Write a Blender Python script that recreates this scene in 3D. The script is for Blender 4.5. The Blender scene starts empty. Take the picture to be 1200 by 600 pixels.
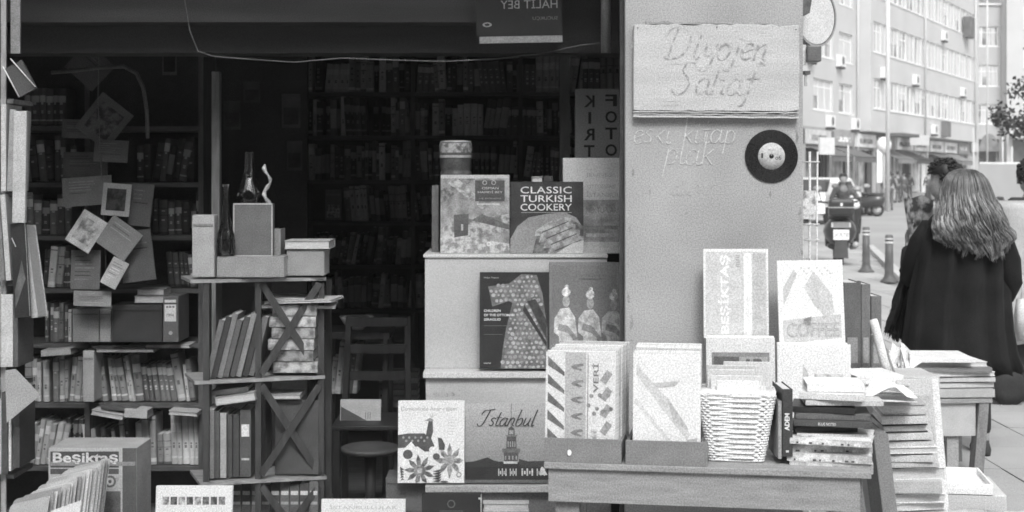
import bpy, bmesh, math, random
from math import radians as R, sin, cos, pi
from mathutils import Vector, Matrix, Euler, noise
rnd = random.Random(11)
S = bpy.context.scene
col = S.collection
F = 1667.0; HZ = 205.0; CH = 1.55
def P(px, py, D): return Vector(((px-600)/F*D, D, CH-(py-HZ)/F*D))
def PX(px, D): return (px-600)/F*D
def PZ(py, D): return CH-(py-HZ)/F*D

# ---------------- camera
cd = bpy.data.cameras.new('camera'); cam = bpy.data.objects.new('camera', cd); col.objects.link(cam)
cam.location = (0,0,CH); cam.rotation_euler = (R(90),0,0)
cd.sensor_width = 36; cd.lens = 50; cd.shift_y = -(300-HZ)/1200; cd.clip_end = 2000; cd.clip_start = .05
S.camera = cam; cd.dof.use_dof = True; cd.dof.focus_distance = 4.7; cd.dof.aperture_fstop = 7
# ---------------- world, sun, exposure
W = bpy.data.worlds.new('World'); S.world = W; W.use_nodes = True
nt = W.node_tree; nt.nodes.clear()
sky = nt.nodes.new('ShaderNodeTexSky'); sky.sky_type = 'NISHITA'; sky.sun_disc = False
SUN_EL, SUN_AZ = R(48), R(172)
sky.sun_elevation = SUN_EL; sky.sun_rotation = SUN_AZ; sky.dust_density = 4; sky.air_density = 1.5
bw = nt.nodes.new('ShaderNodeRGBToBW'); bg = nt.nodes.new('ShaderNodeBackground'); ow = nt.nodes.new('ShaderNodeOutputWorld')
bg.inputs['Strength'].default_value = .15
nt.links.new(sky.outputs[0], bw.inputs[0]); nt.links.new(bw.outputs[0], bg.inputs[0]); nt.links.new(bg.outputs[0], ow.inputs[0])
sl = bpy.data.lights.new('sun','SUN'); sl.energy = 1.0; sl.angle = R(14); sl.color = (1,1,1)
so = bpy.data.objects.new('sun', sl); col.objects.link(so)
sd = Vector((sin(SUN_AZ)*cos(SUN_EL), cos(SUN_AZ)*cos(SUN_EL), sin(SUN_EL)))
so.rotation_euler = sd.to_track_quat('Z','Y').to_euler(); so.location = (0,-5,12)
S.view_settings.view_transform = 'Standard'; S.view_settings.look = 'None'; S.view_settings.gamma = 1
S.view_settings.use_curve_mapping = False
S.view_settings.exposure = 0.88
S.cycles.use_denoising = True; S.cycles.pixel_filter_type = 'BLACKMAN_HARRIS'; S.cycles.filter_width = 1.7; S.cycles.max_bounces = 9; S.cycles.diffuse_bounces = 7; S.cycles.transparent_max_bounces = 12; S.cycles.volume_bounces = 1

# ---------------- materials (black-and-white film: every colour is a grey)
_m = {}
def G(v, amp=.12, sc=18, rough=.75, bump=0, rand=0, stretch=(1,1,1), fine=.12, contrast=0, spec=.3):
    k = (round(v,3),amp,sc,rough,bump,rand,stretch,fine,contrast,spec)
    if k in _m: return _m[k]
    m = bpy.data.materials.new('grey_%03d' % int(v*1000)); m.use_nodes = True; n = m.node_tree; L = n.links
    b = n.nodes['Principled BSDF']; b.inputs['Roughness'].default_value = rough
    b.inputs['Specular IOR Level'].default_value = spec
    tc = n.nodes.new('ShaderNodeTexCoord'); mp = n.nodes.new('ShaderNodeMapping'); mp.inputs['Scale'].default_value = stretch
    L.new(tc.outputs['Object'], mp.inputs[0])
    nz = n.nodes.new('ShaderNodeTexNoise'); nz.inputs['Scale'].default_value = sc; nz.inputs['Detail'].default_value = 5
    L.new(mp.outputs[0], nz.inputs[0])
    mr = n.nodes.new('ShaderNodeMapRange')
    mr.inputs[1].default_value = .3+contrast*.12; mr.inputs[2].default_value = .7-contrast*.12
    mr.inputs[3].default_value = v*(1-amp); mr.inputs[4].default_value = v*(1+amp)
    L.new(nz.outputs[0], mr.inputs[0])
    n2 = n.nodes.new('ShaderNodeTexNoise'); n2.inputs['Scale'].default_value = 230; n2.inputs['Detail'].default_value = 1
    L.new(tc.outputs['Object'], n2.inputs[0])
    m2 = n.nodes.new('ShaderNodeMapRange'); m2.inputs[1].default_value=.3; m2.inputs[2].default_value=.7
    m2.inputs[3].default_value = 1-fine*2; m2.inputs[4].default_value = 1+fine*2
    L.new(n2.outputs[0], m2.inputs[0])
    mu = n.nodes.new('ShaderNodeMath'); mu.operation = 'MULTIPLY'
    L.new(mr.outputs[0], mu.inputs[0]); L.new(m2.outputs[0], mu.inputs[1]); out = mu.outputs[0]
    if rand:
        oi = n.nodes.new('ShaderNodeObjectInfo'); m3 = n.nodes.new('ShaderNodeMapRange')
        m3.inputs[3].default_value = 1-rand; m3.inputs[4].default_value = 1+rand
        L.new(oi.outputs['Random'], m3.inputs[0])
        q = n.nodes.new('ShaderNodeMath'); q.operation='MULTIPLY'; L.new(out,q.inputs[0]); L.new(m3.outputs[0],q.inputs[1]); out = q.outputs[0]
    L.new(out, b.inputs['Base Color'])
    if bump:
        bp = n.nodes.new('ShaderNodeBump'); bp.inputs['Strength'].default_value = bump; bp.inputs['Distance'].default_value = .01
        L.new(nz.outputs[0], bp.inputs['Height']); L.new(bp.outputs[0], b.inputs['Normal'])
    _m[k] = m; return m
def wood(v, rough=.6): return G(v, .28, 9, rough, .25, 0, (1,6,6), .05)
def woodv(v, rough=.6): return G(v, .28, 9, rough, .25, 0, (6,6,1), .05)
def clear(name, tcol=.95, gloss_rough=.03, f0=1.45, bump=0, tint=0, scale=14):
    m = bpy.data.materials.new(name); m.use_nodes = True; n = m.node_tree; L = n.links; n.nodes.clear()
    o = n.nodes.new('ShaderNodeOutputMaterial'); t = n.nodes.new('ShaderNodeBsdfTransparent'); g = n.nodes.new('ShaderNodeBsdfGlossy')
    t.inputs[0].default_value = (tcol,)*3+(1,); g.inputs['Roughness'].default_value = gloss_rough
    f = n.nodes.new('ShaderNodeFresnel'); f.inputs[0].default_value = f0; mx = n.nodes.new('ShaderNodeMixShader')
    L.new(f.outputs[0], mx.inputs[0]); L.new(t.outputs[0], mx.inputs[1]); L.new(g.outputs[0], mx.inputs[2])
    if bump:
        tc = n.nodes.new('ShaderNodeTexCoord'); nz = n.nodes.new('ShaderNodeTexNoise'); nz.inputs['Scale'].default_value = scale
        nz.inputs['Distortion'].default_value = 1.5
        L.new(tc.outputs['Object'], nz.inputs[0]); bp = n.nodes.new('ShaderNodeBump'); bp.inputs['Strength'].default_value = bump; bp.inputs['Distance'].default_value=.03
        L.new(nz.outputs[0], bp.inputs['Height']); L.new(bp.outputs[0], g.inputs['Normal']); L.new(bp.outputs[0], f.inputs['Normal'])
    last = mx
    if tint:
        d = n.nodes.new('ShaderNodeBsdfDiffuse'); d.inputs[0].default_value = (.8,.8,.8,1); m2 = n.nodes.new('ShaderNodeMixShader'); m2.inputs[0].default_value = tint
        L.new(mx.outputs[0], m2.inputs[1]); L.new(d.outputs[0], m2.inputs[2]); last = m2
    L.new(last.outputs[0], o.inputs[0]); return m
M_GLASS = clear('window_glass', .985, .0, 1.15)
M_WRAP = clear('plastic_wrap', .995, .25, 1.1, .3, 0, 8)
M_VASE = clear('vase_glass', .75, .05, 1.9, .2)
M_PAGE = G(.56, .12, 60, .85, stretch=(1,1,14), fine=.08)
M_PAGEH = G(.52, .22, 30, .85, stretch=(1,1,30), fine=.08)
M_METAL = G(.3, .1, 20, .35, spec=.8)
M_BLACK = G(.02, .2, 20, .5)
M_SKIN = G(.3, .08, 20, .55)

# ---------------- mesh builder
class MB:
    def __init__(s): s.v=[]; s.f=[]; s.m=[]; s.mats=[]; s.sm=[]; s.M=Matrix()
    def mi(s, m):
        if m not in s.mats: s.mats.append(m)
        return s.mats.index(m)
    def add(s, vs, fs, m, smooth=False):
        b=len(s.v); s.v += [s.M@Vector(v) for v in vs]; i=s.mi(m)
        for f in fs: s.f.append([b+k for k in f]); s.m.append(i); s.sm.append(smooth)
    def box(s, x0,x1,y0,y1,z0,z1,m):
        s.add([(x0,y0,z0),(x1,y0,z0),(x1,y1,z0),(x0,y1,z0),(x0,y0,z1),(x1,y0,z1),(x1,y1,z1),(x0,y1,z1)],
              [(3,2,1,0),(4,5,6,7),(0,1,5,4),(1,2,6,5),(2,3,7,6),(3,0,4,7)], m)
    def prism(s, pts, y0, y1, m):       # pts are (x,z) seen from the front
        n=len(pts); vs=[(x,y0,z) for x,z in pts]+[(x,y1,z) for x,z in pts]
        s.add(vs, [tuple(range(n)), tuple(range(2*n-1,n-1,-1))]+[(i,n+i,n+(i+1)%n,(i+1)%n) for i in range(n)], m)
    def bar(s, a, b, w, d, m):          # straight bar between two points
        a=Vector(a); b=Vector(b); z=(b-a); L=z.length; q=z.to_track_quat('Z','Y').to_matrix().to_4x4()
        o=s.M; s.M = o@Matrix.Translation(a)@q; s.box(-w/2,w/2,-d/2,d/2,0,L,m); s.M=o
    def loft(s, rings, m, caps=True, smooth=True, closed=True):
        n=len(rings[0]); vs=[p for r in rings for p in r]; fs=[]
        for i in range(len(rings)-1):
            for j in range(n if closed else n-1):
                k=(j+1)%n; fs.append((i*n+j,i*n+k,(i+1)*n+k,(i+1)*n+j))
        if caps and closed: fs += [tuple(range(n-1,-1,-1)), tuple(range((len(rings)-1)*n, len(rings)*n))]
        s.add(vs, fs, m, smooth)
    def lathe(s, prof, m, seg=20, c=(0,0), smooth=True, caps=True):
        s.loft([[(c[0]+r*cos(2*pi*j/seg), c[1]+r*sin(2*pi*j/seg), z) for j in range(seg)] for r,z in prof], m, caps, smooth)
    def tube(s, pts, r, m, seg=8):
        pts=[Vector(p) for p in pts]; rr = r if hasattr(r,'__len__') else [r]*len(pts); rings=[]; up=Vector((0,0,1)); prev=None
        for i,p in enumerate(pts):
            t=(pts[min(i+1,len(pts)-1)]-pts[max(i-1,0)]).normalized()
            if prev is None: a=t.cross(up if abs(t.z)<.9 else Vector((0,1,0))).normalized()
            else: a=(prev-t*prev.dot(t)).normalized()
            prev=a; b=t.cross(a)
            rings.append([p+(a*cos(2*pi*j/seg)+b*sin(2*pi*j/seg))*rr[i] for j in range(seg)])
        s.loft(rings, m)
    def build(s, name, parent=None, loc=None, rot=None):
        me=bpy.data.meshes.new(name); me.from_pydata([tuple(v) for v in s.v],[],s.f)
        for m in s.mats: me.materials.append(m)
        for p,i,q in zip(me.polygons,s.m,s.sm): p.material_index=i; p.use_smooth=q
        me.update(); o=bpy.data.objects.new(name,me); col.objects.link(o)
        if parent: o.parent=parent
        if loc is not None: o.location=loc
        if rot is not None: o.rotation_euler=rot
        return o
def tag(o, label=None, cat=None, group=None, kind=None):
    if label: o['label']=label
    if cat: o['category']=cat
    if group: o['group']=group
    if kind: o['kind']=kind
    return o
def thing(name, label, cat, loc=(0,0,0), rot=(0,0,0), group=None):
    o=bpy.data.objects.new(name,None); o.empty_display_size=.05; col.objects.link(o); o.location=loc; o.rotation_euler=rot
    return tag(o,label,cat,group)
def one(mb, name, label, cat, loc=None, rot=None, group=None): return tag(mb.build(name,None,loc,rot),label,cat,group)
def dup(o, loc=None, rot=None, scale=None, label=None, group=None):
    r=o.copy(); col.objects.link(r)
    if loc is not None: r.location=loc
    if rot is not None: r.rotation_euler=rot
    if scale is not None: r.scale=scale
    if label: r['label']=label
    if group: r['group']=group
    def rec(a,b):
        for ch in a.children:
            c=ch.copy(); col.objects.link(c); c.parent=b; rec(ch,c)
    rec(o,r); return r
def bev(o, w=.003, seg=2):
    m=o.modifiers.new('bevel','BEVEL'); m.width=w; m.segments=seg; m.limit_method='ANGLE'; return o

# ---------------- lettering
_tc={}
def text_geo(s, shear=0, off=0, space=1, bold=0):
    k=(s,shear,off,space)
    if k in _tc: return _tc[k]
    c=bpy.data.curves.new('t','FONT'); c.body=s; c.shear=shear; c.offset=off; c.space_character=space; c.resolution_u=3; c.space_line=.95
    o=bpy.data.objects.new('t',c); col.objects.link(o); dg=bpy.context.evaluated_depsgraph_get()
    me=bpy.data.meshes.new_from_object(o.evaluated_get(dg)); vs=[(v.co.x,v.co.y) for v in me.vertices]; fs=[tuple(p.vertices) for p in me.polygons]
    bpy.data.objects.remove(o); bpy.data.curves.remove(c); bpy.data.meshes.remove(me)
    xs=[v[0] for v in vs]; ys=[v[1] for v in vs]; a,b,cc,d=min(xs),max(xs),min(ys),max(ys)
    vs=[((x-a)/(b-a),(y-cc)/(d-cc)) for x,y in vs]; _tc[k]=(vs,fs); return _tc[k]
STR = {
 'D':([[(.2,.95),(.12,.5),(.08,.02)],[(-.15,.7),(0,.95),(.3,1.02),(.6,.85),(.66,.45),(.45,.08),(.08,.0),(-.06,.06)]],.82),
 'S':([[(.62,.8),(.5,.98),(.28,.95),(.2,.72),(.38,.52),(.48,.3),(.35,.04),(.1,-.02),(-.05,.14)]],.72),
 'I':([[(-.05,.72),(.08,.95),(.35,.98),(.68,1.05)],[(.42,1.0),(.32,.5),(.2,.08),(.0,-.02),(-.12,.12)]],.62),
 'a':([[(.38,.42),(.2,.5),(.02,.3),(.06,.04),(.22,.02),(.38,.25)],[(.4,.48),(.36,.12),(.44,.0),(.54,.08)]],.52),
 'b':([[(.12,1),(.06,.5),(.06,.05),(.25,.0),(.4,.25),(.3,.48),(.08,.35)]],.48),
 'e':([[(.04,.22),(.34,.34),(.28,.5),(.1,.45),(.02,.2),(.14,.0),(.34,.06)]],.42),
 'f':([[(.5,.95),(.36,1.02),(.25,.8),(.18,.2),(.08,-.3),(-.08,-.35)],[(.02,.5),(.42,.52)]],.46),
 'h':([[(.12,1),(.06,.5),(.03,.0)],[(.05,.3),(.22,.5),(.34,.4),(.32,.08),(.42,.0)]],.5),
 'i':([[(.12,.48),(.07,.1),(.16,.0),(.24,.06)],[(.15,.66),(.17,.74)]],.34),
 'ı':([[(.12,.48),(.07,.1),(.16,.0),(.24,.06)]],.32),
 'j':([[(.2,.48),(.12,-.1),(.0,-.36),(-.14,-.3)],[(.23,.66),(.24,.7)]],.3),
 'k':([[(.1,1),(.04,.0)],[(.36,.5),(.08,.24)],[(.14,.28),(.36,.0)]],.42),
 'l':([[(.14,1),(.07,.2),(.12,.0),(.22,.05)]],.24),
 'n':([[(.08,.48),(.03,.0)],[(.05,.3),(.22,.5),(.34,.38),(.31,.08),(.42,.0)]],.48),
 'o':([[(.2,.5),(.04,.36),(.04,.1),(.18,.0),(.36,.14),(.36,.38),(.2,.5)]],.44),
 'p':([[(.1,.48),(.0,-.4)],[(.08,.35),(.24,.5),(.4,.35),(.32,.06),(.12,.02),(.04,.1)]],.46),
 'r':([[(.08,.48),(.03,.0)],[(.05,.28),(.18,.48),(.32,.46)]],.34),
 's':([[(.32,.44),(.18,.5),(.06,.38),(.24,.2),(.2,.02),(.0,.06)]],.36),
 't':([[(.16,.85),(.08,.15),(.16,.0),(.28,.06)],[(-.02,.52),(.3,.54)]],.3),
 'u':([[(.08,.48),(.04,.12),(.16,.0),(.32,.2)],[(.38,.48),(.34,.1),(.44,.0)]],.5),
 'y':([[(.08,.48),(.06,.2),(.18,.1),(.34,.3)],[(.4,.48),(.3,-.15),(.12,-.36),(-.04,-.3)]],.46),
 ' ':([],.35), ':':([[(.1,.4),(.1,.44)],[(.1,.05),(.1,.09)]],.3)}
def smooth_line(p, k=5):
    if len(p)<3: return p
    o=[]; q=[p[0]]+list(p)+[p[-1]]
    for i in range(1,len(q)-2):
        for t in range(k):
            t/=k; a,b,c,d=[Vector(z) for z in q[i-1:i+3]]
            o.append(tuple(.5*((2*b)+(c-a)*t+(2*a-5*b+4*c-d)*t*t+(-a+3*b-3*c+d)*t**3)))
    return o+[p[-1]]
def handwrite(mb, s, x, z, size, w, mat, y, shear=.25, wob=0, skip=0, taper=True):
    r=random.Random(len(s)+7)
    for ch in s:
        strokes,adv=STR.get(ch,([],.3))
        dz=r.uniform(-wob,wob); 
        for st in strokes:
            pts=smooth_line(st); pts=[(x+(a+b*shear)*size, z+(b+dz)*size) for a,b in pts]; n=len(pts)
            for i in range(n-1):
                if skip and r.random()<skip: continue
                (a,b),(c,d)=pts[i],pts[i+1]; L=math.hypot(c-a,d-b) or 1e-6; 
                ww=w*(.55+.45*abs((d-b)/L)) if taper else w
                nx,nz=-(d-b)/L*ww/2,(c-a)/L*ww/2; e=.15*ww; ux,uz=(c-a)/L*e,(d-b)/L*e
                mb.add([(a-nx-ux,y,b-nz-uz),(c-nx+ux,y,d-nz+uz),(c+nx+ux,y,d+nz+uz),(a+nx-ux,y,b+nz-uz)],[(0,1,2,3)],mat)
                y -= 1e-5
        x+=adv*size
    return x
class Art:
    """flat print on a cover: u,v in 0..1 of the cover, printed layers 0.5 mm apart"""
    def __init__(s,w,h): s.w=w; s.h=h; s.mb=MB()
    def poly(s,pts,m,l=1): s.mb.add([(u*s.w,-.0005*l,v*s.h) for u,v in pts],[tuple(range(len(pts)))],m)
    def rect(s,u0,v0,u1,v1,m,l=1): s.poly([(u0,v0),(u1,v0),(u1,v1),(u0,v1)],m,l)
    def disc(s,u,v,r,m,l=1,n=14,sq=1): s.poly([(u+r*cos(2*pi*i/n), v+r*sq*s.w/s.h*sin(2*pi*i/n)) for i in range(n)],m,l)
    def text(s,t,u0,v0,u1,v1,m,l=2,shear=0,off=0,mirror=False,rot=False,space=1):
        vs,fs=text_geo(t,shear,off,space)
        if mirror: vs=[(1-a,b) for a,b in vs]
        if rot: vs=[(1-b,a) for a,b in vs]
        s.mb.add([((u0+a*(u1-u0))*s.w,-.0005*l,(v0+b*(v1-v0))*s.h) for a,b in vs],fs,m)
    def line(s,u0,v0,u1,v1,t,m,l=1):
        dx,dy=(u1-u0)*s.w,(v1-v0)*s.h; L=math.hypot(dx,dy); nx,ny=-dy/L*t/2/s.w*s.w,dx/L*t/2
        s.mb.add([(u0*s.w-nx,-.0005*l,v0*s.h-ny),(u1*s.w-nx,-.0005*l,v1*s.h-ny),(u1*s.w+nx,-.0005*l,v1*s.h+ny),(u0*s.w+nx,-.0005*l,v0*s.h+ny)],[(0,1,2,3)],m)

# ---------------- books
def upright(name,label,cat,x0,x1,yt,yb,D,t=.02,tilt=8,cover=None,art=None,turn=0,group=None,pages=True,roll=0,wrap=False):
    """a book or board standing with its face to the street, leaning back"""
    a=P(x0,yb,D); w=(x1-x0)/F*D; h=(yb-yt)/F*D/cos(R(tilt))
    o=thing(name,label,cat,a,(R(-tilt),R(roll),R(turn)),group)
    cover=cover or G(.3)
    c=MB()
    if pages:
        c.box(0,w,0,.0025,0,h,cover); c.box(0,w,t-.0025,t,0,h,cover); c.box(0,.003,.0025,t-.0025,0,h,cover)
        bev(c.build('cover',o),.0008,1)
        p=MB(); p.box(.0032,w-.003,.0026,t-.0026,.003,h-.003,M_PAGE); p.build('pages',o)
    else:
        c.box(0,w,0,t,0,h,cover); bev(c.build('board',o),.0015,1)
    if art:
        A=Art(w,h); art(A); pr=A.mb.build('cover_print',o,(0,-.0003,0))
    if wrap:
        q=MB(); n=8; r=random.Random(int(x0))
        vs=[(w*i/n*1.0, -.004-.004*r.random(), h*j/n) for j in range(n+1) for i in range(n+1)]
        q.add(vs,[(j*(n+1)+i,j*(n+1)+i+1,(j+1)*(n+1)+i+1,(j+1)*(n+1)+i) for j in range(n) for i in range(n)],M_WRAP,True); q.build('plastic_wrap',o)
    return o
def lying(name,label,x0,x1,yt,yb,D,dep=.2,cover=None,spine=True,turn=0,tilt=0,group=None,top=None,cat='book',art=None):
    a=P(x0,yb,D); w=(x1-x0)/F*D; h=max((yb-yt)/F*D,.004)
    o=thing(name,label,cat,a,(0,R(tilt),R(turn)),group); cover=cover or G(.2); k=min(.003,h*.2)
    c=MB(); c.box(0,w,0,dep,0,k,cover); c.box(0,w,0,dep,h-k,h,cover)
    if spine: c.box(0,w,0,.003,k,h-k,cover)
    else: c.box(0,w,dep-.003,dep,k,h-k,cover)
    bev(c.build('cover',o),.0008,1)
    p=MB(); y0,y1=(.0032,dep-.004) if spine else (.004,dep-.0032)
    p.box(.003,w-.003,y0,y1,k+.0001,h-k-.0001,M_PAGEH); p.build('pages',o)
    if art:
        A=Art(w,dep); art(A); pr=A.mb.build('cover_print',o,(0,0,h+.0004))
        for v in pr.data.vertices: v.co = Vector((v.co.x, v.co.z, -v.co.y))
    return o
def spine_mesh(i):
    """unit book (1 wide, 1 high, deep .14) seen from its spine; banded spine with label"""
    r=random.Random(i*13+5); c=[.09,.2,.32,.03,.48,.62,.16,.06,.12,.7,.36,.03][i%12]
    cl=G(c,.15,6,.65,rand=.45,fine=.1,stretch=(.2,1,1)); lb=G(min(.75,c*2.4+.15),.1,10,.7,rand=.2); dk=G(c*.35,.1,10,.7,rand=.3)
    mb=MB(); d=.14; zs=[0]; ms=[]
    kind=i%5
    if kind==0: cuts=[(.12,cl),(.16,lb),(.62,cl),(.8,lb),(.86,cl),(1,cl)]
    elif kind==1: cuts=[(.7,cl),(.9,lb),(1,cl)]
    elif kind==2: cuts=[(.08,dk),(.55,cl),(.57,dk),(.75,cl),(.77,dk),(1,cl)]
    elif kind==3: cuts=[(.2,cl),(.75,lb if r.random()<.5 else cl),(1,cl)]
    else: cuts=[(.06,cl),(.14,lb),(.9,cl),(.93,dk),(1,cl)]
    prof=[(0,.006),(.15,.001),(.5,-.001),(.85,.001),(1,.006)]
    z0=0
    for z1,m in cuts:
        mb.loft([[(x,y,z0) for x,y in prof],[(x,y,z1) for x,y in prof]],m,False,False,False); z0=z1
    # narrow title marks on the spine
    for k in range(r.randint(2,6)):
        z=r.uniform(.25,.72); hh=r.uniform(.01,.06); mb.add([(.32,-.0016,z),(.68,-.0016,z),(.68,-.0016,z+hh),(.32,-.0016,z+hh)],[(0,1,2,3)],lb if c<.3 else dk)
    mb.box(0,.1,.0062,d,0,1,cl); mb.box(.9,1,.0062,d,0,1,cl); mb.box(.1,.9,.0064,d-.003,.006,.985,M_PAGE)
    me=mb.build('book'); me.hide_render=False; return me
PROTO=[spine_mesh(i) for i in range(24)]
PROTO_D={}
BOOKN=[0]; DEEP=[]; PUSED=set()
def row(x0,x1,yb,D,hmin,hmax,label,group,tone=None,lean=0,tmin=4,tmax=9,seed=0,deep=False,pick=None,gap=.04):
    """a run of books on a shelf, spines out; px extents at distance D"""
    r=random.Random(seed+int(x0*7+yb)); x=x0; k=F/D; sl=0; sn=0; hs=hmax-hmin; hmin-=hs*.45
    while x<x1-tmin*.6:
        t=min(r.uniform(tmin,tmax),x1-x); h=r.uniform(hmin,hmax)
        if r.random()<gap: x+=t*.6; continue
        ids=pick or range(24)
        if sn<=0: sn=r.randint(1,6); si=r.choice(list(ids)); sl=0 if (lean or r.random()<.62) else r.choice([-7,-4,5,9]); sh_=r.uniform(hmin,hmax); sg=r.random()<.4
        sn-=1; i=si if sg else r.choice(list(ids)); h=sh_+r.uniform(-1,1) if sg else h
        a=P(x,yb,D); ln=(lean*r.uniform(.7,1.15)) if lean else sl+r.uniform(-.8,.8)
        loc=(a.x,a.y+r.uniform(-.0,.02),a.z+(t/k*sin(R(ln)) if ln>0 else 0)); rot=(0,R(ln),0); sc=(t/k*.95,1,h/k)
        if deep: DEEP.append((i,loc,rot,sc))
        else:
            if i not in PUSED: o=PROTO[i]; PUSED.add(i)
            else: o=PROTO[i].copy(); col.objects.link(o)
            o.location=loc; o.rotation_euler=rot; o.scale=sc; tag(o,label,'book',group); BOOKN[0]+=1
        x+=t
# ================= ground, shop building
g=MB(); g.add([(-120,-60,0),(180,-60,0),(180,210,0),(-120,210,0)],[(0,1,2,3)],G(.3,.12,.35,.9,fine=.05))
tag(g.build('road'),kind='structure')
pave=MB(); M_PAV=G(.36,.14,1.2,.9,.1)
# pavement in front of the shop and along the side street, with a kerb, laid as separate slabs in one mesh
for i in range(40):
    for j in range(60):
        x=-6+i*.45; y=-4+j*.6
        if x>10.9+(y-24)*-.0: continue
        edge = 6.35+(y-24)*.2 if y>14 else 4.35+ max(0,0)
        if x+.45>edge: continue
        if -6<x<1.1 and 4.6<y<9.6 and x+.45<1.0: continue
        pave.box(x+.004,x+.446,y+.004,y+.596,-.05,.02+.0008*((i*7+j*3)%4),M_PAV)
tag(pave.build('pavement'),kind='structure')
kb=MB(); M_KERB=G(.45,.1,3,.9)
for j in range(16):
    y=14+j*1.0; x=6.35+(y-24)*.2
    kb.bar((x,y+.01,.02),(x+.2,y+.99,.02),.14,.12,M_KERB)
tag(kb.build('kerb'),kind='structure')

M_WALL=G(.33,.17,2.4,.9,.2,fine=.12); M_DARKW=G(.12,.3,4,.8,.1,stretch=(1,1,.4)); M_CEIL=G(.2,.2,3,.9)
shop=thing('bookshop_building','grey rendered corner building with the open dark bookshop window','building',(0,4.7,0))
PL,PR=PX(733,4.7),PX(941,4.7)
m=MB(); m.box(PL,PR,0,.09,0,2.6,M_WALL); m.box(PL+.12,PR,.0901,.32,0,2.6,M_WALL); m.box(-6,PR,-.002,.5,2.6,7.5,M_WALL); m.box(-6,-2.15,0,.32,0,2.6,M_WALL)
m.box(-2.15,PL,.02,.3,0,.2,M_WALL); m.box(PR-.25,PR,.32,5.3,0,7.5,M_WALL); m.box(-6,PR,5.3,5.5,0,7.5,M_WALL); m.box(-6,-5.8,.5,1.9,0,7.5,M_WALL); m.box(-6,-5.8,1.9,5.0,0,1.5,M_WALL); m.box(-6,-5.8,1.9,5.0,2.6,7.5,M_WALL); m.box(-6,-5.8,5.0,5.3,0,7.5,M_WALL)  # unglazed side-wall opening added to let light into the shop's rear
m.box(-5.8,PR-.25,.5,5.3,7.3,7.5,M_WALL)
m.build('wall',shop)
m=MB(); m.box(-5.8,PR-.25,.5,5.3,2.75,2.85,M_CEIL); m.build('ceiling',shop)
m=MB(); m.box(-5.8,PR-.252,.33,5.3,.02,.06,wood(.14)); m.build('shop_floor',shop)
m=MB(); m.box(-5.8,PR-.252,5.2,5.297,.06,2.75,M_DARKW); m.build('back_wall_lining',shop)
f=thing('shop_window','large shop window pane in a thin dark steel frame','window',(0,4.76,0))
m=MB(); m.box(-2.14,PL-.004,.0,.006,.2,2.6,M_GLASS); m.build('window_pane',f)
m=MB(); fm=G(.06,.2,8,.4)
m.box(-2.15,-2.11,-.015,.02,.2,2.6,fm); m.box(PL-.014,PL-.001,-.015,.02,.2,2.6,fm); m.box(-2.11,PL-.015,-.015,.02,2.56,2.6,fm); m.build('window_frame',f)

# opposite side of the street, behind the viewer (seen only as dark reflections in the pane)
op=thing('opposite_building','dark stone building across the street from the shop, behind the viewer','building',(-18,-12,0))
m=MB(); M_OP=G(.10,.2,2,.9); m.box(0,36,-8,0,0,11,M_OP); m.build('wall',op)
for i in range(11):
    for k in range(3):
        m=MB(); x=1.4+i*3.1; z=1.0+k*3.3; wf=G(.5,.1,5)
        m.box(x,x+1.5,-.1,.02,z,z+1.9,G(.03,.2,4,.2)); m.box(x-.08,x,-.1,.06,z-.08,z+1.98,wf); m.box(x+1.5,x+1.58,-.1,.06,z-.08,z+1.98,wf)
        m.box(x,x+1.5,-.1,.06,z-.08,z-.001,wf); m.box(x,x+1.5,-.1,.06,z+1.901,z+1.98,wf); m.build('window',op)

m=MB(); r=random.Random(41)
for i in range(46):
    x=r.choice([r.uniform(PL+.01,PR-.01),r.uniform(PL+.004,PL+.03),r.uniform(PR-.03,PR-.004)]); z=r.uniform(.35,1.5) if r.random()<.6 else r.uniform(1.1,2.2); a_=r.uniform(.002,.007); b_=a_*r.choice([.7,1.2,1.6,4.5])
    m.add([(x+a_*cos(t*.7)*r.uniform(.5,1.2),-.0006-i*.00001,z+b_*sin(t*.7)*r.uniform(.5,1.2)) for t in range(9)],[tuple(range(9))],G(r.choice([.26,.29,.38,.22]),.3,60,.9))
m.build('chipped_paint',shop)
# ---- pillar: sign board, chalk writing, record
def board(art_fn): pass
a=P(742,129,4.69); b=P(935,29,4.69); sw=b.x-a.x; sh=b.z-a.z
o=thing('sign_board','weathered pale wooden shop sign with faded hand-lettering on grey wall','sign',(a.x,4.672,a.z),(0,R(.4),0))
m=MB(); r=random.Random(3); wd=G(.45,.12,3,.8,.2,stretch=(1,1,5)); wd2=G(.3,.4,8,.8,.3,stretch=(1,1,6))
n=24; pts=[(0,0)]+[(sw*i/n, -.002+r.uniform(-.0015,.0015)) for i in range(1,n)]+[(sw,.004),(sw+.001,sh*.5),(sw-.002,sh)]
pts+= [(sw*i/n, sh+r.uniform(-.004,.003)) for i in range(n-1,0,-1)]+[(.0,sh-.001),(-.001,sh*.5)]
m.prism(pts,0,.024,wd); bev(m.build('panel',o),.0015,1)
m=MB()
for k,(z,t,mm) in enumerate([(-.004,.004,wd),(-.011,.005,wd2),(-.018,.006,wd)]):
    p=[(x*sw/n,z+r.uniform(-.0012,.0012)) for x in range(n+1)]; m.prism([(x,zz-.0) for x,zz in p]+[(x,zz-t) for x,zz in reversed(p)],-.001*k+.002,.026,mm)
m.build('lower_edge',o)
m=MB(); p=[(x*sw/n*.78+.04,sh+.001+r.uniform(-.001,.001)) for x in range(n+1)]; m.prism(p+[(x,z+.004+r.uniform(0,.008)) for x,z in reversed(p)],.003,.028,wd2); m.build('splintered_top_edge',o)
m=MB(); fade=G(.37,.25,40,.85,contrast=1); fade2=G(.38,.15,40,.85)
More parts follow.
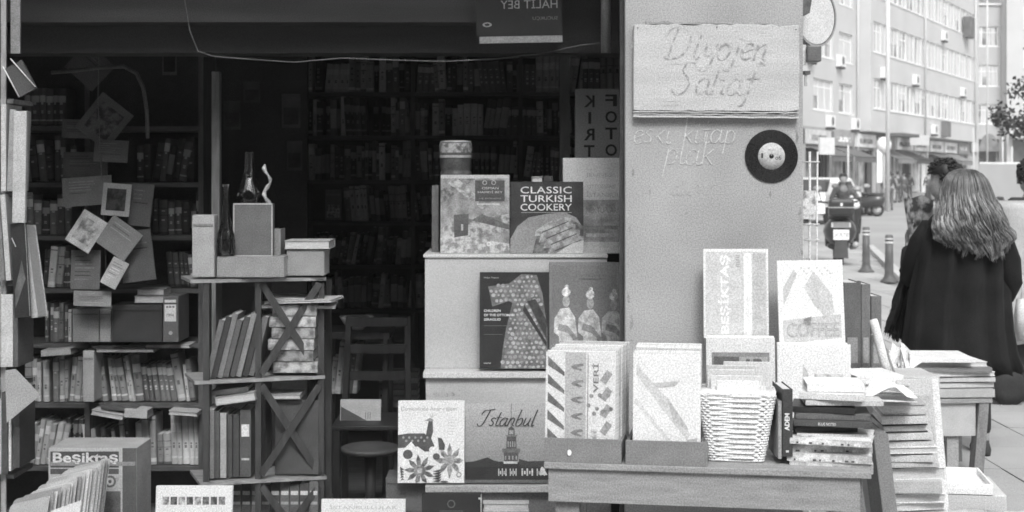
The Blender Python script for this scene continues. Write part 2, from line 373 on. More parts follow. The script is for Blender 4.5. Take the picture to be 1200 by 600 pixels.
handwrite(m,'Diyojen',sw*.19,sh*.60,.103,.0075,fade,-.0008,.22,.01,.08); handwrite(m,'Sahaf',sw*.23,sh*.19,.103,.0075,fade,-.0008,.22,.01,.08)
for i in range(70):
    x=r.uniform(.02,sw-.08); z=r.uniform(.01,sh-.01); L=r.uniform(.004,.06); m.add([(x,-.0004,z),(x+L,-.0004,z),(x+L,-.0004,z+.0008),(x,-.0004,z+.001)],[(0,1,2,3)],fade2)
for i in range(26):
    x,z=r.choice([(r.uniform(.01,sw-.01),r.uniform(sh-.01,sh-.003)),(r.uniform(.01,sw-.02),r.uniform(.003,.02)),(sw*.78+r.uniform(-.02,.03),sh*.62+r.uniform(-.02,.02))]); L=r.uniform(.002,.007)
    m.add([(x,-.0005,z),(x+L,-.0005,z-.0005),(x+L*.8,-.0005,z+.002),(x,-.0005,z+.001)],[(0,1,2,3)],wd2)
m.build('lettering',o)
nl=MB(); 
for x,z in ((.012,sh-.012),(sw-.012,sh-.014),(.012,.012),(sw*.62,sh-.02)): nl.lathe([(.0025,0),(.002,.002)],M_BLACK,8); nl.v=nl.v
nl=MB()
for x,z in ((.012,sh-.012),(sw-.012,sh-.014),(sw*.5,sh-.008)): nl.M=Matrix.Translation((x,-.002,z))@Matrix.Rotation(R(90),4,'X'); nl.lathe([(.002,-.001),(.0018,.001)],M_BLACK,8)
nl.build('nail',o)

m=MB(); ch=G(.5,.1,60,.95); a=P(742,160,4.7)
c=4.698
handwrite(m,'eski kitap',a.x,PZ(168,4.7),.086,.0034,ch,c,.1,.03,.14); q=P(778,192,4.7); handwrite(m,'plak',q.x,q.z,.1,.0034,ch,c,.12,.03,.14)
q=P(786,221,4.7); handwrite(m,'alınır',q.x,q.z-.02,.066,.0024,G(.42,.1,60,.95),c,.1,.05,.25); q=P(790,240,4.7); handwrite(m,':',q.x,q.z,.03,.003,ch,c)
one(m,'chalk_writing','chalk handwriting scrawled on the grey pillar under the sign','writing')

rc=P(904.5,183,4.69); o=thing('vinyl_record','small black vinyl record with pale label hung on the grey pillar','record',(rc.x,4.697,rc.z),(R(90),0,0))
m=MB(); vm=G(.018,.1,30,.22,spec=.6); prof=[(.0877,.0)]+[(.0877-.0002,.0015)]
rr=.087
while rr>.046: prof+=[(rr,.0018),(rr-.0006,.0013)]; rr-=.0018
prof+=[(.045,.0018),(.0445,.0018)]
m.lathe(prof,vm,64); m.build('disc',o)
m=MB(); m.lathe([(.0445,.0),(.0445,.0024),(.010,.0024)],G(.42,.06,30,.6),48); m.build('paper_label',o)
m=MB(); m.M=Matrix.Translation((0,0,.0028)); m.lathe([(.008,0),(.0078,.0008)],vm,20)
for t,x,z,w,h in (('1',-.034,-.006,.006,.016),('o6',.012,-.012,.02,.015),('45 rpm',-.012,.018,.024,.005)):
    vs,fs=text_geo(t); m.add([(x+u*w,(z+v*h),0) for u,v in vs],fs,G(.03))
m.build('label_print',o)

# ================= interior structure pieces
def shelf_case(name,label,X0,X1,Yf,depth,zs,ups,col_v,zbot,ztop,t=.02):
    o=thing(name,label,'bookcase',(0,Yf,0)); w1=wood(col_v)
    for z in zs:
        m=MB(); m.box(X0,X1,.0,depth,z-t,z,w1); m.build('shelf_board',o)
    for x in ups:
        m=MB(); m.box(x-.011,x+.011,-.003,depth+.003,zbot,ztop,woodv(col_v)); m.build('upright',o)
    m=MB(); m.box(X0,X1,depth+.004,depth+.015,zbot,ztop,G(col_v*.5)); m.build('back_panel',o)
    return o
D1=6.2
zsL=[PZ(y,D1) for y in (148,214,276,338,402,472,546)]
shelf_case('bookcase','left bookcase of old paperbacks behind the hanging cards',PX(-30,D1),PX(236,D1),D1-.01,.26,zsL,[PX(-30,D1),PX(103,D1),PX(236,D1)],.11,.06,PZ(40,D1))
D2=8.0
zsB=[PZ(y,D2) for y in (60,108,159,211,260,311,362,440,500)]
shelf_case('bookcase.001','tall dark back bookcase at the rear of the shop',PX(357,D2),PX(745,D2),D2-.01,.26,zsB,[PX(357,D2),PX(484,D2),PX(610,D2),PX(745,D2)],.09,.06,PZ(20,D2))

# left bookcase rows
def lf(s): return s
GL='books in the left bookcase'
row(27,96,471,D1,46,54,'pale worn paperback at left end of the bright bookcase row',GL,seed=1,tmin=4,tmax=9,pick=[2,5,9,4,6,10,16,21])
row(112,230,471,D1,44,56,'tilted paperback in bright row above the lowest left shelf',GL,lean=-9,seed=2,tmin=4,tmax=10,pick=[1,2,4,5,9,10,14,16,0,22])
row(28,75,545,D1,48,58,'pale book leaning right at left end of lowest left row',GL,lean=11,seed=3,tmin=5,tmax=9,pick=[2,5,4,10,16])
row(76,98,545,D1,52,56,'thin black book in the dark set on lowest left shelf',GL,seed=4,tmin=4,tmax=6,pick=[11,3])
row(100,156,545,D1,42,54,'slanting paperback in middle of lowest left row',GL,lean=-6,seed=5,tmin=4,tmax=8,pick=[1,2,5,4,10,16,12])
row(158,234,545,D1,44,64,'upright book at right end of lowest left row',GL,seed=6,tmin=5,tmax=10,lean=-2,pick=[1,2,5,4,10,14,16,22])
row(52,84,401,D1,40,48,'book standing left of the small boxes on left bookcase',GL,seed=7,tmin=4,tmax=8,pick=[0,1,4,2])
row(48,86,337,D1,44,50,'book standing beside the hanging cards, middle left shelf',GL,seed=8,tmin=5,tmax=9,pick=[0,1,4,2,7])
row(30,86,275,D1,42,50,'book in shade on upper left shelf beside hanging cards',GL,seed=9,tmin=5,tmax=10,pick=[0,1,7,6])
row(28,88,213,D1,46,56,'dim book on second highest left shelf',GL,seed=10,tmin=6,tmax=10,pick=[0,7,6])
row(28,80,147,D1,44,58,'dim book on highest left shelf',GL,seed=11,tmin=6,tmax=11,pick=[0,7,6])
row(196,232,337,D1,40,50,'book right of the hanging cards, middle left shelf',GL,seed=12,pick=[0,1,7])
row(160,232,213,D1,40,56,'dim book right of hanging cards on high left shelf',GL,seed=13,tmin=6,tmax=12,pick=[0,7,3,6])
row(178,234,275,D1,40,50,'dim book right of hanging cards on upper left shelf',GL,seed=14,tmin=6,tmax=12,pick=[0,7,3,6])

GB='books in the back bookcase'
def bk(x0,x1,y,a,b,lab,sd,**k): row(x0,x1,y,D2,a,b,lab,GB,seed=sd,**k)
bk(362,440,310,34,44,'leaning book in left bay of back bookcase, fourth row',31,lean=12,tmin=3.5,tmax=7,gap=.1)
bk(440,482,310,34,44,'book in left bay of back bookcase, right of the leaning run',32,lean=5,tmin=4,tmax=7)
bk(405,482,259,36,42,'slightly tilted book in left bay of back bookcase, third row',33,lean=-5,tmin=3.5,tmax=7)
bk(361,482,361,34,42,'book in left bay of back bookcase under leaning run',34,tmin=4,tmax=9)
bk(361,482,211,40,46,'dim book in left bay of back bookcase, second row',35,tmin=3.5,tmax=8)
bk(361,482,159,40,46,'very dim book in left bay of back bookcase, first row',36,tmin=4,tmax=8)
bk(487,505,310,36,44,'book in middle bay of back bookcase beside white box',37)
bk(487,505,361,34,44,'book in middle bay of back bookcase low beside white box',38)
bk(487,607,211,38,46,'dim book in middle bay of back bookcase behind the jar',39,tmin=4,tmax=9)
for k,(y,sd) in enumerate([(159,61),(108,62)]):
    bk(487,742,y,36,46,'',sd,tmin=4,tmax=9,deep=True)
bk(361,482,108,36,46,'',63,deep=True); bk(361,742,60,30,40,'',64,deep=True); bk(613,742,211,36,46,'',65,deep=True)
bk(487,742,259,36,42,'',66,deep=True)
# ================= left part of the window
# hanging cards on a cord
cords=MB(); cords.tube([(PX(118,6.0),5.99,2.3),(PX(116,6.0),5.985,PZ(120,6.0)),(PX(126,6.0),5.985,PZ(330,6.0))],.002,G(.2))
one(cords,'string','thin cord holding the tilted cards before left bookcase','cord')
def card(cx,cy,w,h,ang,D,v,label,inner=None,amp=.15):
    o=thing('hanging_card',label,'card',P(cx,cy,D),(R(-4),R(ang),R(rnd.uniform(-8,8))),'cards hanging on the cord')
    k=D/F; m=MB(); m.box(-w/2*k,w/2*k,0,.004,-h/2*k,h/2*k,G(v,amp,14,.75)); bev(m.build('sheet',o),.0008,1)
    if inner: m=MB(); i=.68; m.box(-w/2*k*i,w/2*k*i,-.0015,-.0005,-h/2*k*i,h/2*k*i,G(inner,.5,25,.4,contrast=1)); m.build('picture',o)
    else:
        A=Art(w*k*.8,h*k*.8); r=random.Random(int(cx*cy))
        for j in range(r.randint(2,7)): A.rect(.05,.9-j*.12,r.uniform(.4,.95),.93-j*.12,G(v*r.choice([.5,1.5]),.3,40))
        A.mb.build('printed_lines',o,(-w*k*.4,-.0004,-h*k*.4))
    return o
card(105,78,44,40,42,6.02,.10,'dark diamond-turned card near top of the hanging cluster')
card(122,142,46,52,38,6.01,.16,'large dim tilted card high in the hanging cluster',inner=.12)
card(92,151,38,22,2,6.03,.16,'small landscape card left of the large dim tilted card')
card(130,177,40,26,3,5.99,.17,'dark landscape card under the large dim tilted card')
card(102,224,58,34,-4,5.98,.2,'wide dark grey card directly above the open picture mount')
card(100,193,52,30,0,6.04,.12,'dark wide card behind, above the wide grey card')
card(136,234,34,38,4,5.97,.48,'pale picture mount framing a small dark picture',inner=.06)
card(101,271,32,42,32,5.93,.62,'bright crumpled card hanging diamond-wise',inner=.45,amp=.4)
card(139,279,42,38,36,5.94,.28,'mid grey card hanging diamond-wise right of the bright one')
card(134,320,20,34,28,5.93,.5,'small pale tilted slip hanging lowest in the cluster')
card(100,316,36,46,0,5.99,.2,'plain grey card behind the small pale slip')
card(160,300,40,60,-8,6.0,.13,'dim card behind right of the diamond cards')
card(108,350,46,18,1,5.98,.36,'flat pale card lying level just above the small boxes')
card(165,240,26,50,6,6.02,.16,'narrow dim card right of the open picture mount')

def crate(name,label,cat,x0,x1,yt,yb,D,dep,v,front=None):
    a=P(x0,yb,D); w=(x1-x0)/F*D; h=(yb-yt)/F*D; o=thing(name,label,cat,a)
    m=MB(); m.box(0,w,0,dep,0,h,G(v,.12,12,.8)); bev(m.build('body',o),.002,1)
    m=MB(); m.box(.004,w-.004,-.003,-.0005,h*.82,h*.86,G(v*.6)); m.build('lid_seam',o)
    if front: A=Art(w,h); front(A); A.mb.build('label_print',o,(0,-.001,0))
    return o
crate('cardboard_box','small pale cardboard box on left bookcase under the cards','box',85,116,362,401,6.08,.12,.3)
crate('cardboard_box','narrow pale box right of the small pale cardboard box','box',117,130,362,401,6.08,.12,.38)
crate('wooden_case','wide dark case on left bookcase beside the labelled file','box',131,190,357,401,6.06,.16,.06)
crate('pale_post_box','tall pale cream box between the two paperback rows','box',97,110,411,471,6.1,.14,.5)
o=crate('box_file','dark box file with white spine label on left bookcase','box file',191,209,347,401,6.04,.2,.15,lambda A:(A.rect(.1,.45,.85,.92,G(.75)),A.disc(.5,.2,.13,G(.5)),A.text('1994',.25,.55,.7,.62,G(.1)),A.text('---',.2,.75,.75,.78,G(.1))))
def ly(lab,*a,**k): return lying('book',lab,*a,**k)
ly('pale thin book lowest on the dark case, left bookcase',157,196,347,355,6.06,.12,G(.45),False)
ly('grey book lying on the pale thin book, left bookcase',160,192,339,346,6.06,.12,G(.3),False)
ly('thin book lying on top of the tilted paperbacks',112,180,409,413,6.1,.14,G(.3),False)
ly('dark thin book lying second on the tilted paperbacks',108,170,405,408.6,6.1,.13,G(.06),True)
ly('pale magazine lying highest on the tilted paperbacks',150,222,404,408,6.12,.12,G(.5),False,top=1)
ly('thin pale book lying level at left over bright paperbacks',48,83,411,418,6.12,.12,G(.5),True,tilt=-4)
ly('tilted thin book lying on lowest left row',106,144,480,486,6.1,.12,G(.5),False,tilt=10)
ly('pale soft book lying on lowest left row',145,172,479,489,6.1,.12,G(.5),True,tilt=4)
ly('dark thin book above the pale soft book',118,160,475,480,6.12,.12,G(.1),True,tilt=4)
ly('pale thin book lying at right end of lowest left row',197,231,481,486,6.1,.12,G(.5),False,tilt=4)

# near-left rack at the window edge
DL=4.98
o=thing('side_rack','tall narrow grey rack at the extreme left of the window','rack',(PX(-30,DL),DL,0))
for y in (116,226,330,452,556):
    m=MB(); m.box(0,PX(16,DL)-PX(-30,DL),0,.2,PZ(y,DL)-.015,PZ(y,DL),wood(.16)); m.build('shelf_board',o)
m=MB(); m.box(PX(2,DL)-PX(-30,DL),PX(8,DL)-PX(-30,DL),-.01,-.002,.2,2.3,woodv(.3)); m.build('post',o)
m=MB(); m.box(PX(10,DL)-PX(-30,DL),PX(21,DL)-PX(-30,DL),.02,.03,PZ(62,DL),2.3,G(.25)); m.build('hanging_panel',o)
def sb(lab,x0,x1,yt,yb,v,roll=0,D=DL-.04,dep=.16,lbl=False,name='book'):
    a=P(x0,yb,D); w=(x1-x0)/F*D; h=(yb-yt)/F*D; o=thing(name,lab,'book',a,(0,R(roll),0))
    cm=G(v,.15,12,.6); m=MB(); m.box(0,w,-.001,.002,0,h,cm); m.box(0,.0022,.002,dep,0,h,cm); m.box(w-.0022,w,.002,dep,0,h,cm)
    bev(m.build('cover',o),.0008,1); m=MB(); m.box(.0024,w-.0024,.0024,dep-.004,.002,h-.004,M_PAGE); m.build('pages',o)
    if lbl: m=MB(); m.box(w*.15,w*.85,-.0022,-.0012,h*.6,h*.78,G(.7)); m.box(w*.15,w*.85,-.0022,-.0012,h*.25,h*.28,G(.5)); m.build('spine_label',o)
    return o
sb('pale thin magazine standing on high rack shelf, far left',1,7,122,224,.55,0); sb('grey magazine behind pale one on high rack shelf',8,15,128,224,.35,2)
sb('white brochure standing tall at the rack edge',14,29,130,261,.5,1,DL-.07,.02)
sb('dark book tilted on second rack shelf, far left',0,6,226,329,.2,-4); sb('pale book tilted on second rack shelf',7,13,228,329,.5,-4)
sb('thick white book on third rack shelf, far left edge',1,15,345,430,.55,0); sb('thin pale book beside thick white one, third rack shelf',-8,0,336,430,.6); sb('dark thin volume right of the thick white one',16,21,340,430,.12)
sb('dark book on lowest rack shelf with bright page edge',2,9,460,556,.08); sb('white thin book between dark ones on lowest rack shelf',10,13,464,552,.6); sb('dark slim book at outer edge of lowest rack shelf',15,23,458,548,.07,0,lbl=False); sb('pale book far left on lowest rack shelf',-7,1,470,556,.6)
o=upright('magazine','dark glossy magazine leaning beside the rack with pale edge','magazine',17,38,262,373,DL-.08,.012,4,G(.04,.3,10,.2),lambda A:(A.poly([(.1,.1),(.9,.4),(.7,.6),(.15,.3)],G(.12,.5,20)),A.line(.1,.85,.35,.75,.004,G(.5))),turn=-20,roll=-7)
o=upright('book','light-edged tall book leaning right of the dark magazine','book',37,45,262,373,DL-.06,.1,4,G(.42),roll=-9)
c=P(20,465,DL-.1); m=MB(); k=DL/F; m.prism([(-12*k,-30*k),(27*k,2*k),(-2*k,32*k),(-14*k,30*k)],0,.003,G(.36,.1,10)); one(m,'paper_sheet','grey paper sheet corner poking out diamond-wise at left','paper',c)
m=MB(); m.lathe([(.012,0),(.018,.01),(.02,.03),(.015,.045)],G(.35),16); one(m,'small_cup','small pale cup on the left rack shelf edge','cup',(PX(25,DL+.1),DL+.1,PZ(401,DL+.1)))
o=thing('hanging_clip','shiny tilted metal clip frame hanging from the left rack','clip',P(24,90,DL-.1),(0,R(-28),0))
m=MB(); m.box(-.035,.03,0,.012,-.06,.05,G(.08)); m.build('plate',o); m=MB(); m.tube([(-.036,-.003,.06),(-.036,-.003,-.06)],.0022,G(.75,.05,20,.25)); m.tube([(.0,-.005,.07),(.03,-.005,-.055)],.002,G(.75,.05,20,.25)); m.build('wire',o)

# bottom-left box of records and the magazine box
DB=4.62
o=crate('magazine_box','cardboard magazine box with football club paper pasted on its front','box',57,160,525,640,4.98,.2,.42,lambda A:(
  A.rect(0,0,.84,1,G(.45,.08,20),1),A.rect(.02,.80,.80,.965,G(.07),2),A.text('Beşiktaş',.05,.825,.79,.955,G(.6),5,off=.025),A.text('SPOR',.27,.745,.60,.785,G(.5),4),A.rect(.02,.735,.80,.79,G(.09),3),
  A.rect(.1,.66,.8,.70,G(.33),2),A.rect(.1,.6,.6,.62,G(.35),2),A.disc(.7,.66,.07,G(.12),3),A.disc(.7,.66,.045,G(.5),4),A.disc(.7,.66,.02,G(.1),5),A.rect(.3,.2,.82,.56,G(.12,.3,20),2),A.rect(.84,0,1,1,G(.1),1)))
o=thing('card_tray','open tray of thin folders and card sheets, bottom left','tray',(PX(-6,DB),DB,PZ(655,DB)),(0,0,R(0)))
m=MB(); w=.30; m.box(0,w,0,.4,0,.012,G(.3)); m.box(0,w,-.01,0,0,.1,G(.3)); m.build('base',o)
r=random.Random(8)
for i in range(17):
    y=.03+i*.022; hh=.175+.004*i+r.uniform(-.008,.008); x0=.02+i*.0085+r.uniform(-.004,.004); v=r.choice([.42,.5,.36,.25,.08,.45,.38,.55])
    m=MB(); z=.012; pts=[(x0,z),(x0+.17,z),(x0+.17,hh+.03)]+[(x0+.025,hh),(x0+.01,hh-.006),(x0,hh-.02)]
    pts=[(x0,z),(x0+.19,z),(x0+.19,hh+.05),(x0+.02,hh+.004),(x0+.006,hh-.006),(x0,hh-.02)]
    m.prism(pts,0,r.choice([.002,.004,.009]),G(v,.1,12,.7)); q=m.build('record_folder',None,(o.location.x,o.location.y+y,o.location.z),(R(-9),0,R(-34))); tag(q,'thin folder sheet standing in the tray at bottom left','folder','folders in the bottom left tray')
m=MB(); m.prism([(0,0),(.09,0),(.095,.07),(.0,.035)],0,.002,G(.45)); one(m,'paper_sheet','white paper corner sticking up before the football magazine box','paper',(PX(58,4.55),4.55,PZ(612,4.55)),(R(-20),0,0))
def eightsq(A):
    for i in range(8): A.rect(.09+i*.105,.80,.09+i*.105+.085,.885,G([.3,.1,.4,.12,.3,.15,.12,.2][i],.5,60,contrast=1),1)
    A.text('ANSİKLOPEDİSİ',.1,.66,.9,.73,G(.5),1); A.rect(.1,.3,.9,.55,G(.5,.4,20),1)
upright('book','white book with a row of eight small pictures, bottom edge','book',180,270,572,680,4.9,.02,6,G(.72,.05),eightsq,pages=True)
upright('book','white book with pale grey title at bottom edge beside stool','book',375,474,588,700,4.88,.02,6,G(.7,.05),lambda A:(A.text('İSTANBULLULAR',.1,.9,.9,.945,G(.45),1),A.rect(.1,.3,.9,.8,G(.4,.4,20))))

# ================= folding display shelf
A0,A1=5.12,5.3
def LD(px): return A0+(A1-A0)*(px-225)/160
def LP(px,py,dy=0):
    d=LD(px)+dy; return P(px,py,d)
w1=wood(.3); w2=woodv(.06)
o=thing('folding_shelf','tall slim folding shelf with crossed braces and three boards','shelf',(0,0,0))
def lboard(x0,x1,y0,y1):
    a=LP(x0,y0); b=LP(x1,y1); m=MB(); dx=(b-a).normalized(); n=Vector((-dx.y,dx.x,0))*.24
    vs=[a,b,b+n,a+n]; t=Vector((0,0,.012)); m.add([v-t for v in vs]+vs,[(3,2,1,0),(4,5,6,7),(0,1,5,4),(1,2,6,5),(2,3,7,6),(3,0,4,7)],w1); m.build('shelf_board',o)
lboard(223,382,328,325); lboard(228,381,447,440); lboard(234,383,566,558)
for px in (241,302,376):
    for dy in (.012,.23):
        m=MB(); m.box(-.011,.011,-.006,.006,0.06,PZ(327,LD(px))-.014,w2); m.build('leg',o,(PX(px,LD(px)),LD(px)+dy,0))
for (x0,y0,x1,y1) in ((306,332,374,438),(374,332,306,438),(306,452,374,556),(374,452,306,556),(306,570,374,660),(374,570,306,660)):
    m=MB(); a=LP(x0,y0,.0); b=LP(x1,y1,.0); m.bar(a+Vector((0,(.004 if x0<x1 else .0),0)),b+Vector((0,(.004 if x0<x1 else 0),0)),.006,.026,w2); m.build('brace',o)
# things on its top
def sbL(lab,x0,x1,yt,yb,v,roll=0,dy=.03,dep=.16,lbl=False): return sb(lab,x0,x1,yt,yb,v,roll,LD(x0)+dy,dep,lbl)
crate('carton','tall plain white carton standing at left end of folding shelf top','box',225,251,252,325,LD(230)+.03,.07,.36)
ly('thick grey book lying under the framed box on folding shelf',254,333,301,325,LD(254)+.02,.17,G(.28,.1,20),True)
o=thing('framed_box','dark upright framed box with a light rim on thick grey book','box',P(274,300,LD(274)+.05))
k=LD(274)/F; m=MB(); m.box(0,45*k,.0,.06,0,62*k,G(.14,.1,20)); bev(m.build('body',o),.002,2)
m=MB(); q=G(.45,.1,20,.4); m.box(-.001,46*k,-.004,-.001,62*k-.004,62*k+.001,q); m.box(-.002,.002,-.004,-.001,0,62*k-.0045,q); m.box(44.5*k,46*k,-.004,-.001,0,62*k-.0045,q); m.box(.0021,44.4*k,-.004,-.001,0,.003,q); m.build('rim',o)
kk=LD(290)/F
m=MB(); m.lathe([(.045,0),(.05,.02),(.042,.05),(.026,.09),(.018,.13),(.016,.19)],M_VASE,24,caps=False); one(m,'glass_chimney','flared glass lamp chimney rising above the framed box','vase',(PX(287,5.2),5.29,PZ(178,5.29)-.19))
m=MB(); m.lathe([(.03,0),(.036,.03),(.03,.08),(.013,.15),(.011,.24),(.013,.262)],M_VASE,24,caps=False); one(m,'glass_vase','slender glass vase left of the framed box','vase',(PX(264,5.19),5.2,PZ(300,5.2)))
m=MB(); m.tube([(.012*sin(i*.9),0.006*cos(i*.9),i*.014) for i in range(14)],[.009,.010,.008,.010,.006,.009,.006,.009,.004,.007,.004,.006,.009,.003],G(.35,.2,30,.25,spec=.8),10)
one(m,'twisted_figurine','twisted shiny figurine standing right of the framed box','figurine',(PX(312,5.26),5.28,PZ(250,5.28)))
m=MB(); m.lathe([(.012,0),(.016,.02),(.016,.15),(.01,.17)],G(.12,.2,20,.3),14); one(m,'dark_bottle','dark bottle standing behind the twisted figurine','bottle',(PX(313,5.3),5.31,PZ(300,5.3)))
sbL('small pale-edged book standing right of framed box',321,329,268,300,.25,0,.05,.1)
ly('thick mid grey box book at right of folding shelf top',336,380,293,323,LD(336)+.02,.17,G(.3,.1,20),True)
ly('pale book lying on the thick grey box book',333,386,282,292,LD(336)+.01,.17,G(.42),False)
# tier 2
GT='books on the folding shelf'
for i,(x,v) in enumerate([(240,.16),(247,.05),(254,.2),(261,.12),(269,.08),(276,.24),(284,.05),(291,.15)]):
    sbL('leaning cloth book in slanted run on upper folding shelf tier' ,x,x+6.5,372-(i%3)*4,443-i*.5,v,14,.03,.15).__setitem__('group',GT)
for i in range(6):
    y=437-i*13.4; ly('old half-bound volume in flat stack, upper folding shelf tier',320-(i*3)%7,372-(i*5)%6,y-12.4,y,LD(330)+.03,.15,G([.34,.2,.38,.26,.4,.3][i],.5,26,contrast=1),True,group='flat stack of old bound volumes')
for i in range(3):
    ly('loose papers lying above the flat stack of bound volumes',300+i*9,392+i*6-i*8,358-i*4.5,361-i*4.5,LD(330)+.02,.2,G(.55),False,turn=[4,-6,9][i],tilt=[1,-2,3][i],group='loose papers on the folding shelf',cat='papers')
# tier 3
for i,(x,w,v,yt,l) in enumerate([(240,11,.2,480,0),(252,5,.1,482,0),(258,7,.4,484,0),(267,5,.08,486,0),(273,7,.07,486,0),(281,13,.1,480,1)]):
    q=sbL(['wide dark upright book at left of lower folding shelf tier','slim dark upright book second on lower folding shelf tier','pale grey upright book on lower folding shelf tier','slim black book right of the pale grey one','black book left of the labelled binding','dark bound volume with pale spine label on folding shelf'][i],x,x+w,yt,561-i*.4,v,0,.03,.15,bool(l))
ly('grey book lying tilted over the upright books, lower tier',252,300,466,476,LD(255)+.02,.15,G(.3),False,tilt=-8)
ly('dark flat book just above the tilted grey book',248,290,458,464,LD(255)+.03,.15,G(.08),True,tilt=-6)
upright('book','large dark folder standing behind the crossed braces','folder',322,373,470,556,LD(322)+.05,.02,3,G(.08,.2,10,.6))
ly('thin book lying on the large dark folder',310,352,462,468,LD(310)+.05,.12,G(.3),False)
# bottom row with labels
for i in range(9):
    x=272+i*11.3; q=sb('dark bound volume with pale spine label in bottom row',x,x+10.6,568-(i%3)*2,640,[.12,.08,.15][i%3],0,5.28,.15); q['group']='bound volumes in the bottom row'
    m=MB(); wv=10.6/F*5.28; m.box(wv*.1,wv*.9,-.003,-.0012,.19,.205,G(.6)); m.box(wv*.1,wv*.9,-.003,-.0012,.155,.165,G(.4)); m.build('spine_label',q)
m=MB(); m.box(PX(150,5.25),PX(384,5.25),5.2,5.5,.2,.24,wood(.1)); o=thing('low_bench','dark low bench board under the bottom row of bound volumes','bench'); m.build('seat_board',o)
for x in (160,370): m=MB(); m.box(PX(x,5.25),PX(x+10,5.25),5.24,5.46,.06,.2,wood(.1)); m.build('leg',o)

# chair, stool, bowl
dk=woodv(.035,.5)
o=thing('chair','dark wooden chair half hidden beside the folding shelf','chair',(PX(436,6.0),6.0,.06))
k=6.0/F; zs=PZ(498,6.0)-.06
m=MB(); m.box(-.17,.15,-.02,.32,zs-.02,zs,dk); bev(m.build('seat',o),.004)
for sx in (-.15,.13):
    for y in (0,.3):
        m=MB(); m.bar((sx,y,0),(sx,y,zs-.021),.028,.028,dk); m.build('leg',o)
    m=MB(); m.bar((sx,.31,zs),(sx*.92,.36,zs+.42),.026,.022,dk); m.build('back_post',o)
for z in (.14,.26,.38): m=MB(); m.box(-.14,.125,.332,.35,zs+z,zs+z+.04,dk); m.build('back_rail',o)
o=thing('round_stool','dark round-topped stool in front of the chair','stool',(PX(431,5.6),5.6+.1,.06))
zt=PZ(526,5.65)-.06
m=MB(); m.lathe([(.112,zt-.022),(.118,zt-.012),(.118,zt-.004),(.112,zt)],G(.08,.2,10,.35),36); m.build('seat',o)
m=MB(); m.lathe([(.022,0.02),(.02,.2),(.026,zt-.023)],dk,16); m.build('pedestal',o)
for a in range(3): m=MB(); m.bar((0,0,.06),(.14*cos(a*2.09+.4),.14*sin(a*2.09+.4),.0),.025,.02,dk); m.build('foot',o)
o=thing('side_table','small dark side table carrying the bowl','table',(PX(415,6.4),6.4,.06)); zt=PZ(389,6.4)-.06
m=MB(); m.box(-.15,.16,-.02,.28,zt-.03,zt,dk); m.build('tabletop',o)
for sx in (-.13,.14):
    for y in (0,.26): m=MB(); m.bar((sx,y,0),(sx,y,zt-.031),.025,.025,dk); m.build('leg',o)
o=thing('bowl','pale patterned bowl on the small dark side table','bowl',(PX(415,6.4),6.5,PZ(389,6.4)))
m=MB(); m.lathe([(.03,0),(.035,.006),(.06,.03),(.078,.06),(.074,.06),(.05,.02),(.0,.012)],G(.38,.15,60,.4),28); m.build('body',o)
m=MB(); m.lathe([(.07,.05),(.05,.062),(.02,.066),(.0,.067)],G(.08,.4,80),20); m.build('contents',o)
def tri(A): A.poly([(.02,.02),(.98,.02),(.02,.75)],G(.1),1); A.text('III',.62,.3,.75,.55,G(.2),2)
upright('picture_card','pale card with dark triangle propped behind the stool','card',398,446,469,502,6.1,.01,12,G(.5),tri,pages=False)
for i,(x,v) in enumerate([(386,.3),(392,.15),(399,.35),(406,.2),(411,.4)]): row(x,x+7,462,6.6,48,62,'tilted book left of the chair back under the side table','books beside the chair',lean=6,seed=70+i)
for i in range(6): ly('flat book in dim stack behind the chair back',444,490,436+i*7,442.4+i*7,7.0,.15,G([.12,.2,.08,.16,.1,.22][i]),True,group='flat stack behind the chair')
o=upright('framed_picture','dim framed picture with pale bar on back bookcase','picture',428,455,368,402,7.7,.02,4,G(.18),lambda A:A.rect(.1,.1,.9,.9,G(.06,.3,30)),pages=False)
o=upright('framed_picture','dim framed picture right of the barred one','picture',458,482,370,402,7.72,.02,4,G(.16),lambda A:A.rect(.1,.1,.9,.9,G(.07,.3,30)),pages=False)
upright('picture_card','small pale portrait card on back bookcase third shelf','card',381,400,222,258,7.9,.01,3,G(.2),lambda A:(A.rect(.1,.08,.9,.5,G(.4,.6,60,contrast=1)),A.rect(.05,.8,.95,.86,G(.35))),pages=False)

# beam, cable, reflected door posts, arc lamp arm
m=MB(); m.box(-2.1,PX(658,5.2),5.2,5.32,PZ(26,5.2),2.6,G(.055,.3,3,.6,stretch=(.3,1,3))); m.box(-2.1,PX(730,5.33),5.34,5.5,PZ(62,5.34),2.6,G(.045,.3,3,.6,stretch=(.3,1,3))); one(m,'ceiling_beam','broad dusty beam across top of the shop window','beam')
m=MB(); 
m.tube([P(x,y,5.15) for x,y in ((213,-30),(217,5),(222,35),(232,60),(250,66),(300,70),(345,73),(400,68),(450,70),(520,72),(580,69),(640,62),(680,53),(728,48))],.0022,G(.11,.2,20,.6),6)
one(m,'electric_cable','pale cable sagging across the window under the beam','cable')
m=MB(); m.tube([P(x,y,5.8) for x,y in ((60,85),(85,83),(118,79),(145,78),(160,86),(168,103),(172,130),(173,162))],.008,G(.12,.2,20,.4),8); one(m,'curved_pipe','thin curved pipe arching over the hanging cards','pipe')
m=MB(); m.box(PX(248,5.7),PX(257,5.7),5.7,5.74,.06,PZ(84,5.7),woodv(.2)); one(m,'reflected_jamb_left','upright reflected door edge built as a post, left of the glass chimney','post')  # left side of a reflected door opening, built as a solid post
m=MB(); m.box(PX(656,5.75),PX(668,5.75),5.75,5.79,.06,2.7,woodv(.10)); one(m,'reflected_jamb_right','dark reflected door edge built as a post, left of the photocopy sign','post')  # right side of the same door reflection, also a solid post
